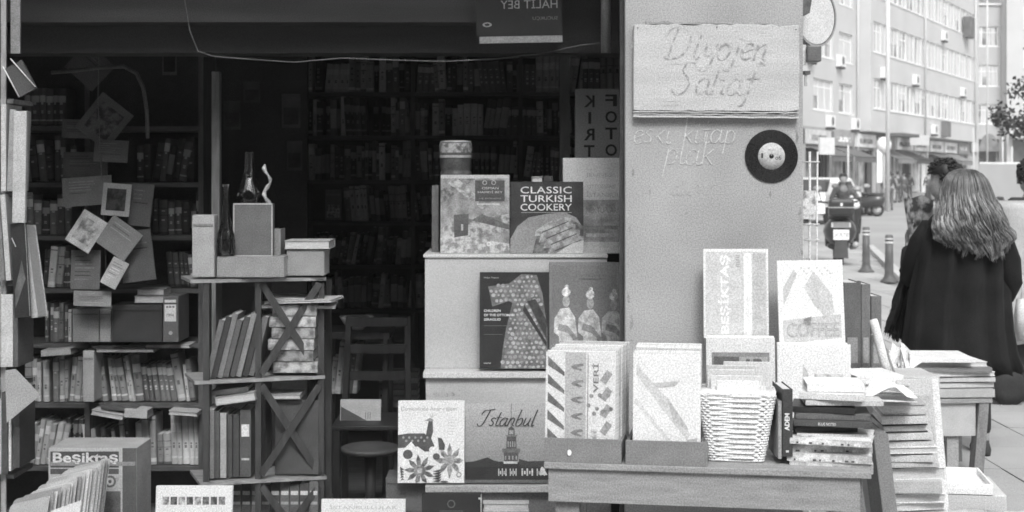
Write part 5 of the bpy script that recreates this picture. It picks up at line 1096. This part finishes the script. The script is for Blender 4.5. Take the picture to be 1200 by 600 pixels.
# cars
def car(label,loc,rz,v,van=False,kind='parked_car'):
    o=thing(kind,label,'van' if van else 'car',loc,(0,0,rz)); bd=G(v,.04,1,.3,spec=.6); gl=G(.05,.2,2,.1,spec=.8)
    L=4.2; Wd=.86
    side=[(-2.1,.35),(-2.08,.75),(-1.9,.9),(-1.15,.98),(-.55,1.42),(.9,1.45),(1.6,1.05),(2.05,.95),(2.1,.4)] if not van else [(-2.3,.4),(-2.28,1.0),(-2.0,1.15),(-1.4,1.95),(2.2,2.0),(2.3,1.8),(2.3,.4)]
    n=len(side)
    rings=[]
    for s,f_ in ((-1,.9),(-1,1),(1,1),(1,.9)):
        pass
    def ring(y,sc): return [(x*sc,y,.9+(z-.9)*sc if z>.9 else z) for x,z in side]
    m=MB(); m.loft([ring(-Wd,.95),ring(-Wd*.93,1),ring(Wd*.93,1),ring(Wd,.95)],bd,True,False); m.build('body',o)
    m=MB()
    if van: m.add([(-1.98,-.7,1.19),(-1.98,.7,1.19),(-1.45,.65,1.92),(-1.45,-.65,1.92)],[(0,1,2,3)],gl)
    else:
        m.add([(-1.13,-.68,1.02),(-1.13,.68,1.02),(-.6,.62,1.41),(-.6,-.62,1.41)],[(0,1,2,3)],gl); m.add([(1.56,-.66,1.1),(1.56,.66,1.1),(.96,.62,1.43),(.96,-.62,1.43)],[(0,1,2,3)],gl)
    m.M=Matrix.Translation((-.015 if van else 0,0,.012)); m.build('windscreen',o)
    m=MB()
    for s in (-1,1):
        for x0,x1,a,b in (((-.95,.1,-.45,.1),(.2,1.35,.2,.8)) if not van else ((-1.5,-.4,-1.2,-.4),)):
            m.add([(x0,s*(Wd+.004),.98 if not van else 1.25),(x1,s*(Wd+.004),.98 if not van else 1.25),(b,s*(Wd-.0),1.34 if not van else 1.8),(a,s*(Wd-.0),1.34 if not van else 1.8)],[(0,1,2,3)],gl)
    m.build('side_window',o)
    for x in (-1.35,1.35):
        for s in (-1,1):
            m=MB(); m.M=Matrix.Translation((x,s*Wd*.93,.31))@Matrix.Rotation(R(90),4,'X'); m.lathe([(.2,-.09),(.3,-.09),(.31,0),(.3,.09),(.2,.09)],G(.03),24,caps=False); w_=m.build('wheel',o); m=MB(); m.M=Matrix.Translation((x,s*Wd*.93,.31))@Matrix.Rotation(R(90),4,'X'); m.lathe([(0,-.07),(.199,-.085),(.199,.085),(0,.07)],G(.45,.3,8,.4),12); m.build('rim',w_)
    for s in (-1,1): m=MB(); m.M=Matrix.Translation((-2.07,s*.6,.68)); m.box(-.05,.03,-.16,.16,-.07,.08,G(.7,.1,5,.1)); bev(m.build('headlight',o),.02)
    m=MB(); m.box(-2.13,-2.05,-.4,.4,.4,.6,G(.08)); m.build('grille',o)
    return o
car('white car parked at left of street behind the wire rack',(PX(958,46),46,0),R(60),.75)
car('pale car farther along the street behind the white one',(PX(955,58),58,0),R(62),.5)
car('white van parked at far right of the street',(PX(1212,48),48,0),R(100),.75,True)

# tree top at far right
o=thing('street_tree','street tree with dark loose foliage at right edge','tree',(PX(1222,26),26,0))
m=MB(); m.tube([(0,0,0),(.03,0,1.5),(-.05,.05,2.4),(.0,0,3.3)],[.12,.09,.07,.03],G(.1,.3,6,.9,.4),10); 
for a in range(7): m.tube([(-.02,0,2.1+.12*a),(.5*cos(a*2.2),.5*sin(a*2.2),2.6+.13*a)],[.03,.01],G(.1),6)
m.build('trunk',o)
m=MB(); r=random.Random(77); lf=G(.06,.4,6,.6); lf2=G(.11,.3,6,.6)
cl=[(r.uniform(-.62,.6),r.uniform(-.6,.6),r.uniform(2.35,3.9)) for _ in range(34)]
for c_ in cl:
    if (c_[0]/.75)**2+((c_[2]-3.1)/.85)**2>1.1: continue
    for _ in range(70):
        p=Vector(c_)+Vector((r.gauss(0,.1),r.gauss(0,.1),r.gauss(0,.1))); n=Vector((r.uniform(-1,1),r.uniform(-1,1),r.uniform(-1,1))).normalized(); t=n.orthogonal().normalized()*r.uniform(.025,.05); b=n.cross(t)*1.4
        m.add([p-t,p-b*.5,p+t,p+b],[(0,1,2,3)],r.choice([lf,lf,lf2]))
m.build('crown',o)

# ================= people
def skin(verts,edges,radii,voxel,mat,name,parent,extra=None,sub=1):
    me=bpy.data.meshes.new(name); me.from_pydata(verts,edges,[]); o=bpy.data.objects.new(name,me); col.objects.link(o)
    sk=o.modifiers.new('s','SKIN'); 
    for v,rr_ in zip(me.skin_vertices[0].data,radii): v.radius=rr_ if hasattr(rr_,'__len__') else (rr_,rr_)
    me.skin_vertices[0].data[0].use_root=True
    if sub: ss=o.modifiers.new('u','SUBSURF'); ss.levels=sub; ss.render_levels=sub
    dg=bpy.context.evaluated_depsgraph_get(); m2=bpy.data.meshes.new_from_object(o.evaluated_get(dg)); bpy.data.objects.remove(o)
    if extra or voxel:
        bm=bmesh.new(); bm.from_mesh(m2)
        if extra:
            t=bpy.data.meshes.new('x'); t.from_pydata([tuple(v) for v in extra.v],[],extra.f); bm.from_mesh(t)
        bm.to_mesh(m2); bm.free(); o=bpy.data.objects.new(name,m2); col.objects.link(o)
        rm=o.modifiers.new('r','REMESH'); rm.mode='VOXEL'; rm.voxel_size=voxel; rm.use_smooth_shade=True
        sm=o.modifiers.new('m','SMOOTH'); sm.factor=.5; sm.iterations=2
        dg=bpy.context.evaluated_depsgraph_get(); m3=bpy.data.meshes.new_from_object(o.evaluated_get(dg)); bpy.data.objects.remove(o); m2=m3
    m2.materials.clear(); m2.materials.append(mat)
    for p in m2.polygons: p.use_smooth=True
    o=bpy.data.objects.new(name,m2); col.objects.link(o); o.parent=parent; return o
def head_geo(z,s=1.0,yaw=0):
    """head facing -y, chin at z, height .225"""
    m=MB(); m.M=Matrix.Rotation(yaw,4,'Z'); rings=[]
    for f_,w,fr,bkk in ((0,.030,.06,.02),(.06,.045,.082,.05),(.16,.058,.09,.075),(.3,.066,.092,.092),(.42,.072,.092,.10),(.55,.076,.09,.105),(.7,.077,.09,.105),(.84,.068,.078,.095),(.94,.045,.05,.068),(1,.015,.015,.025)):
        ring=[]
        for i in range(20):
            a=2*pi*i/20; x=w*cos(a); y=(bkk if sin(a)>0 else fr)*sin(a)
            if abs(a-1.5*pi)<.2 and .28<f_<.5: y-=.018*(1 if f_<.35 else .6)
            if .2<abs(a-1.5*pi)<.7 and .45<f_<.6: y+=.008
            ring.append((x*s,y*s,z+f_*.225*s))
        rings.append(ring)
    m.loft(rings,M_SKIN)
    for sx in (-1,1): m.loft([[(sx*(.072+.012*q)*s,.0+.018*cos(2*pi*i/8)*s,z+(.10+.03*sin(2*pi*i/8))*s) for i in range(8)] for q in (0,1)],M_SKIN)
    return m
def person(label,loc,rz,H=1.7,cloth=.06,trous=.08,hairv=.05,voxel=.02,arms=None,legs=None,sit=False,hair='short',group=None,yaw=0,fingers=False):
    """faces local -y"""
    s=H/1.7; o=thing('person',label,'person',loc,(0,0,rz),group)
    A={'eL':(-.25,.02,1.12),'hL':(-.27,-.06,.88),'eR':(.25,.02,1.12),'hR':(.27,-.06,.88)}
    if arms: A.update(arms)
    Lg={'kL':(-.1,-.02,.48),'fL':(-.11,.02,.07),'kR':(.1,-.02,.48),'fR':(.11,.02,.07)}
    if legs: Lg.update(legs)
    pz=.92
    J={'pel':(0,0,pz),'wai':(0,0,1.08),'che':(0,.0,1.28),'nec':(0,.01,1.43),'hd':(0,0,1.52),'sL':(-.165,0,1.38),'sR':(.165,0,1.38),'tL':(-.09,0,.88),'tR':(.09,0,.88),
       'eL':A['eL'],'eR':A['eR'],'hL':A['hL'],'hR':A['hR'],'kL':Lg['kL'],'kR':Lg['kR'],'fL':Lg['fL'],'fR':Lg['fR']}
    for q in 'LR': f_=Vector(J['f'+q]); J['o'+q]=(f_.x,f_.y-.15,f_.z-.03)
    names=list(J); verts=[Vector(J[n_])*s for n_ in names]; ix={n_:i for i,n_ in enumerate(names)}
    E=[('pel','wai'),('wai','che'),('che','nec'),('nec','hd'),('che','sL'),('che','sR'),('sL','eL'),('eL','hL'),('sR','eR'),('eR','hR'),('pel','tL'),('pel','tR'),('tL','kL'),('kL','fL'),('tR','kR'),('kR','fR'),('fL','oL'),('fR','oR')]
    rad={'pel':(.13,.1),'wai':(.11,.085),'che':(.14,.1),'nec':.052,'hd':.05,'sL':.055,'sR':.055,'eL':.038,'eR':.038,'hL':.025,'hR':.025,'tL':.085,'tR':.085,'kL':.055,'kR':.055,'fL':.04,'fR':.04,'oL':.03,'oR':.03}
    verts_=list(verts); edges=[(ix[a],ix[b]) for a,b in E]; radii=[tuple(c*s for c in rad[n_]) if hasattr(rad[n_],'__len__') else rad[n_]*s for n_ in names]
    for q in 'LR':   # hand: palm, four fingers, thumb
        h=Vector(J['h'+q]); e=Vector(J['e'+q]); d=(h-e).normalized(); sd_=Vector((0,1,0)) if abs(d.y)<.8 else Vector((1,0,0)); sd_=(sd_-d*sd_.dot(d)).normalized(); up_=d.cross(sd_)
        b=len(verts_); verts_.append((h+d*.06)*s); radii.append((.03*s,.02*s)); edges.append((ix['h'+q],b))
        if fingers:
            for k,(off,L) in enumerate(((-.03,.06),(-.01,.075),(.01,.07),(.03,.055))):
                c=len(verts_); verts_.append((h+d*.09+sd_*off)*s); radii.append(.009*s); edges.append((b,c)); verts_.append((h+d*(.09+L*.6)+sd_*off+up_*.015)*s); radii.append(.008*s); edges.append((c,c+1)); verts_.append((h+d*(.09+L*.85)+sd_*off+up_*.035)*s); radii.append(.007*s); edges.append((c+1,c+2))
            c=len(verts_); verts_.append((h+d*.05-sd_*.045)*s); radii.append(.010*s); edges.append((b,c)); verts_.append((h+d*.085-sd_*.06)*s); radii.append(.008*s); edges.append((c,c+1))
        else:
            for off in (-.02,0,.02): c=len(verts_); verts_.append((h+d*.14+sd_*off)*s); radii.append(.012*s); edges.append((b,c))
    hg=head_geo(1.475*s,s,yaw)
    skin(verts_,edges,radii,voxel,M_SKIN,'body',o,hg)
    # clothes
    def sub(ns,es,extra,mat,nm,scale=1.0):
        v=[Vector(J[n_])*s for n_ in ns]; i2={n_:i for i,n_ in enumerate(ns)}
        rd=[]
        for n_ in ns:
            q=rad[n_]; q=q if hasattr(q,'__len__') else (q,q); rd.append(((q[0]+extra)*s,(q[1]+extra)*s))
        return skin(v,[(i2[a],i2[b]) for a,b in es],rd,voxel,mat,nm,o)
    rad2=dict(rad); 
    Js=dict(J)
    for q in 'LR': J['h'+q]=tuple(Vector(J['e'+q]).lerp(Vector(J['h'+q]),.93)); J['f'+q]=tuple(Vector(J['k'+q]).lerp(Vector(J['f'+q]),.92))
    sub(['pel','wai','che','sL','sR','eL','eR','hL','hR'],[('pel','wai'),('wai','che'),('che','sL'),('che','sR'),('sL','eL'),('eL','hL'),('sR','eR'),('eR','hR')],.022,G(cloth,.15,14,.85,.1),'jacket')
    sub(['pel','tL','tR','kL','kR','fL','fR'],[('pel','tL'),('pel','tR'),('tL','kL'),('kL','fL'),('tR','kR'),('kR','fR')],.014,G(trous,.15,14,.85,.1),'trousers')
    J.update(Js)
    m=MB()
    for q in 'LR':
        f_=Vector(J['f'+q])*s; m.loft([[(f_.x+w*s*cos(2*pi*i/12),f_.y+(-.06+l*sin(2*pi*i/12))*s,f_.z+(z-.07)*s) for i in range(12)] for z,w,l in ((0,.045,.13),(.03,.05,.135),(.07,.042,.10),(.12,.05,.06))],G(.04))
    m.build('shoes',o)
    # hair cap
    if hair:
        m=MB(); m.M=Matrix.Rotation(yaw,4,'Z'); rings=[]; r=random.Random(int(H*1000)+int(loc[0]*10))
        for f_,w in ((.30,.88),(.45,1.0),(.6,1.05),(.75,1.02),(.9,.85),(1.0,.55),(1.05,.12)):
            ring=[]
            for i in range(20):
                a=2*pi*i/20; fr=sin(a)<-.35; k=(w*.088,(w*.115 if sin(a)>0 else w*.10)); y=k[1]*sin(a)
                if fr and f_<.7: y=k[1]*-.3
                jit=(.02 if hair=='curly' else .003)*r.uniform(-1,1); ring.append(((k[0]*cos(a)+jit)*s,(y+jit)*s,(1.475+f_*.225+.006+jit)*s))
            rings.append(ring)
        hmat=G(hairv,.5,60,.5); m.loft(rings,hmat,True)
        if hair=='curly':
            for i in range(230):
                a=r.uniform(0,2*pi); e=r.uniform(-.5,1.4); dr=Vector((cos(a)*cos(e)*.095,sin(a)*cos(e)*.115+.005,sin(e)*.115))
                if dr.y<-.03 and e<.45: continue
                c_=(dr+Vector((0,0,1.475+.13)))*s; q=[c_+Vector((r.uniform(-.004,.004)+.013*cos(k*1.3+i),.013*sin(k*1.3+i*2),.006*(k-4)))*s for k in range(8)]; m.tube(q,.0055,hmat,5)
        m.build('hair',o)
    return o
# the woman with long hair, back to the viewer
DW=7.8; wx=PX(1130,DW)
def wz(py): return PZ(py,DW)
def wl(px): return PX(px,DW)-wx
woman=person('woman in long dark coat with long wavy hair, back turned, holding magazine',(wx,DW,.02),R(180),1.56,.02,.03,.1,.011,
   arms={'eL':(.30,.05,1.08),'hL':(.40,-.16,1.20),'eR':(-.36,.04,1.07),'hR':(-.24,-.12,.99)} and {'eL':(-.30,-.02,1.09),'hL':(-.20,-.12,.99),'eR':(.30,-.14,1.05),'hR':(.262,-.25,1.25)},hair=None,yaw=R(18),fingers=True)
woman['label']='woman with long wavy hair in dark coat, seen from behind'
# local x is mirrored by the 180 degree turn: local +x is screen left
cm=G(.010,.4,7,.95,.6,fine=.2)
m=MB(); rings=[]; r=random.Random(31); n=56
for py,xl,xr,dp in ((247,1112,1146,.07),(255,1098,1160,.10),(266,1084,1172,.13),(285,1078,1178,.15),(315,1073,1179,.16),(350,1066,1180,.17),(385,1062,1182,.19),(415,1058,1187,.21),(434,1054,1193,.22)):
    a=wl(xl); b=wl(xr); cx=-(a+b)/2; hw=(b-a)/2; rings.append([(cx+hw*cos(2*pi*i/n)*(1+.02*cos(i*1.3+py*.01)+(.035*cos(i*.9+py*.004)+.02*cos(i*2.7) if py>290 else 0)),.01+dp*sin(2*pi*i/n)*(1+((.17*cos(i*1.12+py*.006)+.07*cos(i*2.05+1+py*.01)) if py>270 else .02*cos(i*1.4))),wz(py)-.02+(.012*sin(i*1.7) if py>430 else 0)) for i in range(n)])
rings.append([(x*.9,y*.9,z+.01) for x,y,z in rings[-1]])
m.loft(rings,cm,True); m.build('coat',woman)
# sleeves : right arm bent to pocket (screen right = local -x)
def sleeve(pts,rad,nm,ragged=0):
    m=MB(); N=18; P_=[Vector(p) for p in pts]; rings=[]
    for i,p in enumerate(P_):
        t=(P_[min(i+1,len(P_)-1)]-P_[max(i-1,0)]).normalized(); a=t.cross(Vector((0,1,0))).normalized(); b=t.cross(a)
        rings.append([p+(a*cos(2*pi*j/N)+b*sin(2*pi*j/N))*rad[i]*(1+.06*sin(j*2.1+i))+ (Vector((0,0,-ragged*r.random())) if i==len(P_)-1 else Vector()) for j in range(N)])
    m.loft(rings,cm,True); return m.build(nm,woman)
def W(px,py,y=0): return (-(PX(px,DW-y)-wx),y,PZ(py,DW-y)-.02)
sleeve([W(1160,262,0),W(1172,285,.02),W(1181,308,.04),W(1184,328,.02),W(1178,345,-.08),W(1165,352,-.17)],[.06,.075,.072,.066,.055,.05],'sleeve')
sleeve([W(1093,264,0),W(1082,285,-.04),W(1073,310,-.1),W(1068,325,-.14),W(1066,318,-.2),W(1068,306,-.25),W(1069,298,-.28)],[.06,.075,.072,.066,.055,.045,.04],'sleeve')
# fringed shawl end hanging from left arm
m=MB(); vs=[]; N=26; K=8
for k in range(K+1):
    f_=k/K
    for i in range(N+1):
        u=i/N; x0=1082-(1082-1066)*(1-u) ; px=(1068+u*16)*(1-f_)+(1037+u*42)*f_; py=(292+8*u)*(1-f_)+(388+14*u+ (r.uniform(-9,9) if k==K else r.uniform(-2,2)))*f_
        if i==0: px-=r.uniform(0,4)
        vs.append(W(px,py,-.2+.05*sin(i*.8)+.03*sin(k+i*.5)+.02*r.random()))
fs=[(k*(N+1)+i,k*(N+1)+i+1,(k+1)*(N+1)+i+1,(k+1)*(N+1)+i) for k in range(K) for i in range(N)]
m.add(vs,fs,cm); m.add([(x,y+.03,z) for x,y,z in vs],fs,cm)
for i in range(150):
    u=r.random(); e=r.random()
    if e<.6: p=W(1037+u*42+r.uniform(-1,1),386+14*u,-.18)
    else: q=r.random(); p=W(1066-28*q,300+86*q,-.18)
    d=Vector((r.uniform(-.015,.02),r.uniform(-.01,.01),-r.uniform(.02,.05))); w_=.004; p=Vector(p)
    m.add([p+Vector((-w_,0,.01)),p+Vector((w_,0,.01)),p+d],[(0,1,2)],cm)
m.build('fringed_shawl',woman)
# hair
hm=G(.085,.4,30,.42,stretch=(4,4,.4),spec=.6); hm2=G(.17,.3,30,.4,spec=.7); hm3=G(.045,.3,30,.5,spec=.5); hm4=G(.26,.3,30,.4,spec=.7)
m=MB(); rings=[]; n=40
OUT=[(197.5,1124,1132,.02),(199,1117,1140,.06),(203,1109,1147,.09),(210,1104,1153,.115),(222,1100,1158,.13),(236,1097,1162,.135),(250,1091,1168,.13),(266,1085,1174,.115),(279,1086,1177,.09),(284,1094,1172,.06)]
def outl(py):
    for a_,b_ in zip(OUT,OUT[1:]):
        if a_[0]<=py<=b_[0]: t=(py-a_[0])/(b_[0]-a_[0]); return [a_[k_]+(b_[k_]-a_[k_])*t for k_ in (1,2,3)]
    return [OUT[-1][1]-(py-284)*.2,OUT[-1][2]+(py-284)*.1,.07] if py>284 else OUT[0][1:]
def ycen(py): return .03+.10*max(0,min(1,(py-225)/60))
for py,xl,xr,dp in OUT:
    a=wl(xl); b=wl(xr); cx=-(a+b)/2; hw=(b-a)/2*.96; ring=[]
    for i in range(n):
        t=2*pi*i/n; q=1+.03*sin(i*3.1)*min(1,(py-197)/20); y=ycen(py)+dp*sin(t)*q
        if sin(t)<-.4 and py>205: y=max(y,ycen(py)-dp*.4)
        ring.append((cx+hw*cos(t)*q,y,wz(py)-.02))
    rings.append(ring)
m.loft(rings,hm,True)
clumps=[]
for i in range(84):
    lay=i%3; clumps.append((lay,-1+2*((i*0.618)%1),r.uniform(0,6.28),r.uniform(1.0,3.4)*(1.5 if lay==2 else 1),r.uniform(.12,.2),r.uniform(-5,6)))
for (lay,uc,phc,amc,frq,de) in clumps:     # locks gather into clumps towards their ends
  for q_ in range(15):
    off=r.gauss(0,.13); u=max(-1,min(1,uc+off)); top=[r.uniform(198,204),r.uniform(200,232),r.uniform(226,256)][lay]
    endp=291+6*u-abs(u)**3*9+de+r.uniform(-4,3)+(4 if lay==2 else 0)
    pts=[]; K=15; ph=phc+off*2; am=amc
    for k in range(K):
        f_=k/(K-1); py=top+(endp-top)*f_; xl,xr,dp=outl(min(py,290)); cx=(xl+xr)/2; half=(xr-xl)/2
        wv=max(0,min(1,(py-218)/40)); cv=max(0,f_-.45)*.9; ue=u+(uc-u)*cv*1.2
        px=cx+ue*half*(1-.10*max(0,(py-285)/20))+am*wv*sin(ph+(py-200)*frq)*1.2
        y=ycen(py)+(dp+.006+.016*((q_*37)%10)/10+.012*sin(phc*3))*math.sqrt(max(0,1-ue*ue*.97))+.012*wv*cos(ph+(py-200)*frq)
        pts.append(Vector((-wl(px),y,wz(py)-.02)))
    w_=r.uniform(.0022,.006); mm=r.choice([[hm,hm3,hm],[hm,hm,hm3,hm2],[hm2,hm,hm2,hm4]][lay]); vs=[]
    for k,p in enumerate(pts):
        f_=k/(K-1); ww=w_*min(1,.35+f_*4)*(1-.85*f_**3); vs+=[p+Vector((-ww,-.001,0)),p+Vector((0,ww*.9,0)),p+Vector((ww,-.001,0))]
    m.add(vs,[(3*k+j,3*k+j+1,3*k+j+4,3*k+j+3) for k in range(K-1) for j in (0,1)],mm,True)
m.build('hair',woman)
# magazine held up by her left hand
m=MB(); mg=G(.17,.8,20,.4,contrast=1)
a=[(1061,236),(1073,243),(1087,240),(1092,252),(1088,292),(1078,300),(1070,292),(1066,268)]
L_=[[P(px,py,DW-.0)+Vector((0,.22+.02*i_,0)) for px,py in ((1061,237),(1068,292))],[P(px,py,DW)+Vector((0,.30,0)) for px,py in ((1074,244),(1077,300))],[P(px,py,DW)+Vector((0,.22,0)) for px,py in ((1090,246),(1089,290))]] if False else None
o=thing('magazine','open dark-patterned magazine held up in the woman\'s left hand','magazine',P(1073,263,DW+.24)); o.scale=(1.2,1,1.2)
k=DW/F
def pg(x,y): return ((x-1076)*k,0,-(y-270)*k)
rings=[]
for j,f_ in enumerate([0,.25,.5,.75,1]):
    xs=[1061+7*f_,1067+6*f_,1073+4*f_,1082+1*f_,1091-2*f_]; ys=[236+56*f_,239+57*f_,244+57*f_,240+54*f_,246+46*f_]
    rings.append([(*pg(x,y)[:1],[ -.05,-.02,.03,-.01,-.05][i_]+.01*sin(j*1.5+i_),pg(x,y)[2]) for i_,(x,y) in enumerate(zip(xs,ys))])
m.loft(rings,mg,False,True,False); m.loft([[(x,y+.006,z) for x,y,z in r_] for r_ in rings],G(.5,.3,20),False,True,False); m.build('pages',o)
# person beyond the woman, dark curly hair
person('curly-haired person in dark clothes standing just beyond the woman',(PX(1107,8.7),8.7,.02),R(-100),1.6,.03,.05,.02,.015,hair='curly')
person('dark-haired person cut off by the right edge of frame',(PX(1207,10.5),10.5,.02),R(200),1.62,.04,.05,.03,.015,hair='curly')
# far people
for i,(px,D,H,c_,t_,rz) in enumerate([(1038,74,1.72,.08,.2,200),(1046,78,1.65,.3,.35,160),(1052,80,1.75,.05,.08,190),(1059,82,1.7,.1,.1,20),(1066,86,1.66,.07,.12,0),(1088,84,1.7,.1,.08,180),(1078,92,1.7,.2,.1,10),(1042,62,1.75,.06,.1,170),(1100,70,1.72,.08,.06,150)]):
    person(['far pedestrian in dark top, leftmost of the group by banner','far pedestrian in pale trousers in the group by banner','far pedestrian in black between pale trousers and dark coat','far pedestrian in dark coat walking away by the shops','far pedestrian rightmost of the group by the shops','lone far pedestrian close to the curly-haired head','far pedestrian in grey walking between shop doors','nearer pedestrian in black before the shop banner','pedestrian in black just left of the curly head'][i],(PX(px,D),D,0),R(rz),H,c_,t_,.04,.035,group='pedestrians far down the street',legs={'fL':(-.11,.18,.09),'fR':(.11,-.16,.07)} if i%2 else None)
D=31; person('rider in dark jacket seated on the oncoming scooter',(PX(994,D),D+.45,-.12),R(-4),1.7,.1,.12,.03,.03,legs={'kL':(-.2,-.42,.82),'fL':(-.2,-.38,.42),'kR':(.2,-.42,.82),'fR':(.2,-.38,.42)},arms={'eL':(-.3,-.2,1.12),'hL':(-.3,-.48,1.14),'eR':(.3,-.2,1.12),'hR':(.3,-.48,1.14)})
o=scooter('oncoming scooter with pale front ridden behind the black one',(PX(994,D),D+.75,0),R(180),None,True)
m=MB(); m.M=Matrix.Translation((0,1.16,.9)); m.lathe([(.0,-.1),(.14,-.06),(.16,0),(.12,.1),(.0,.14)],G(.72),16); m.build('front_fairing',o)
# draped stall at right
DD=9.4; m=MB(); tp=G(.42,.08,5,.8,.15)
x0=PX(1166,DD); x1=PX(1330,DD); z1=PZ(238,DD); rings=[]; N=80
o=thing('covered_stall','pale cloth-draped stall standing right of the woman','stall',((x0+x1)/2,DD+.5,0))
hx=(x1-x0)/2
for z,e in ((.42,1.06),(.6,1.04),(.9,1.03),(1.2,1.0),(z1-.04,.99),(z1,.96)):
    ring=[]
    for i in range(N):
        t=2*pi*i/N; c_,s_=cos(t),sin(t); q=e+(.035*sin(i*1.1)+.02*sin(i*2.3))*max(0,(1.3-z))
        ring.append((hx*math.copysign(abs(c_)**.5,c_)*q,.5*math.copysign(abs(s_)**.5,s_)*q,z+(.03*sin(i*.7) if z<.5 else 0)))
    rings.append(ring)
m.loft(rings,tp,True); m.build('cloth',o)
m=MB(); m.box(-hx*.9,hx*.9,-.4,.4,.1,.6,G(.04)); m.build('base',o)
for sx in (-1,1): m=MB(); m.M=Matrix.Translation((sx*hx*.75,-.42,.13))@Matrix.Rotation(R(90),4,'X'); m.lathe([(.05,-.03),(.12,-.03),(.12,.03),(.05,.03)],G(.03),16); m.build('wheel',o)
o=thing('shopping_bag','white bag cut off by right edge beside the coat','bag',P(1203,395,8.2)); m=MB(); m.loft([[(.05*a*c_+.0,.04*b,z) for a,b in ((-1,-1),(1,-1),(1,1),(-1,1))] for z,c_ in ((-.02,1.1),(.12,1.2),(.22,.9))],G(.75)); m.build('body',o)
m=MB(); m.tube([(-.03,0,.22),(-.02,0,.36),(.02,0,.36),(.03,0,.22)],.004,G(.6),6); m.build('handle',o)

# the unlit rest of the books in the deep shade
if DEEP:
    m=MB()
    for i,loc,rot,sc in DEEP:
        me=PROTO[i].data; M_=Matrix.LocRotScale(Vector(loc),Euler(rot),Vector(sc)); b=len(m.v); m.v+=[M_@v.co for v in me.vertices]
        for p in me.polygons: m.f.append([b+k for k in p.vertices]); m.m.append(m.mi(me.materials[p.material_index])); m.sm.append(False)
    tag(m.build('shaded_books'),'books packed on the upper dark shelves of back bookcase','books',kind='stuff')
for i,p in enumerate(PROTO):
    if i not in PUSED: bpy.data.objects.remove(p)
print('BOOKS',BOOKN[0],'DEEP',len(DEEP),'OBJ',len(S.objects))
# haze
HAZE=.0009
if HAZE:
    m=MB(); m.box(-121,181,-61,211,-1.05,30,G(.5)); hz=m.build('haze'); hz['kind']='stuff'; mt=bpy.data.materials.new('haze_air'); mt.use_nodes=True; n=mt.node_tree; n.nodes.clear()
    o_=n.nodes.new('ShaderNodeOutputMaterial'); v=n.nodes.new('ShaderNodeVolumePrincipled'); v.inputs['Color'].default_value=(.95,.95,.95,1); v.inputs['Density'].default_value=HAZE; n.links.new(v.outputs[0],o_.inputs['Volume'])
    hz.data.materials.clear(); hz.data.materials.append(mt)
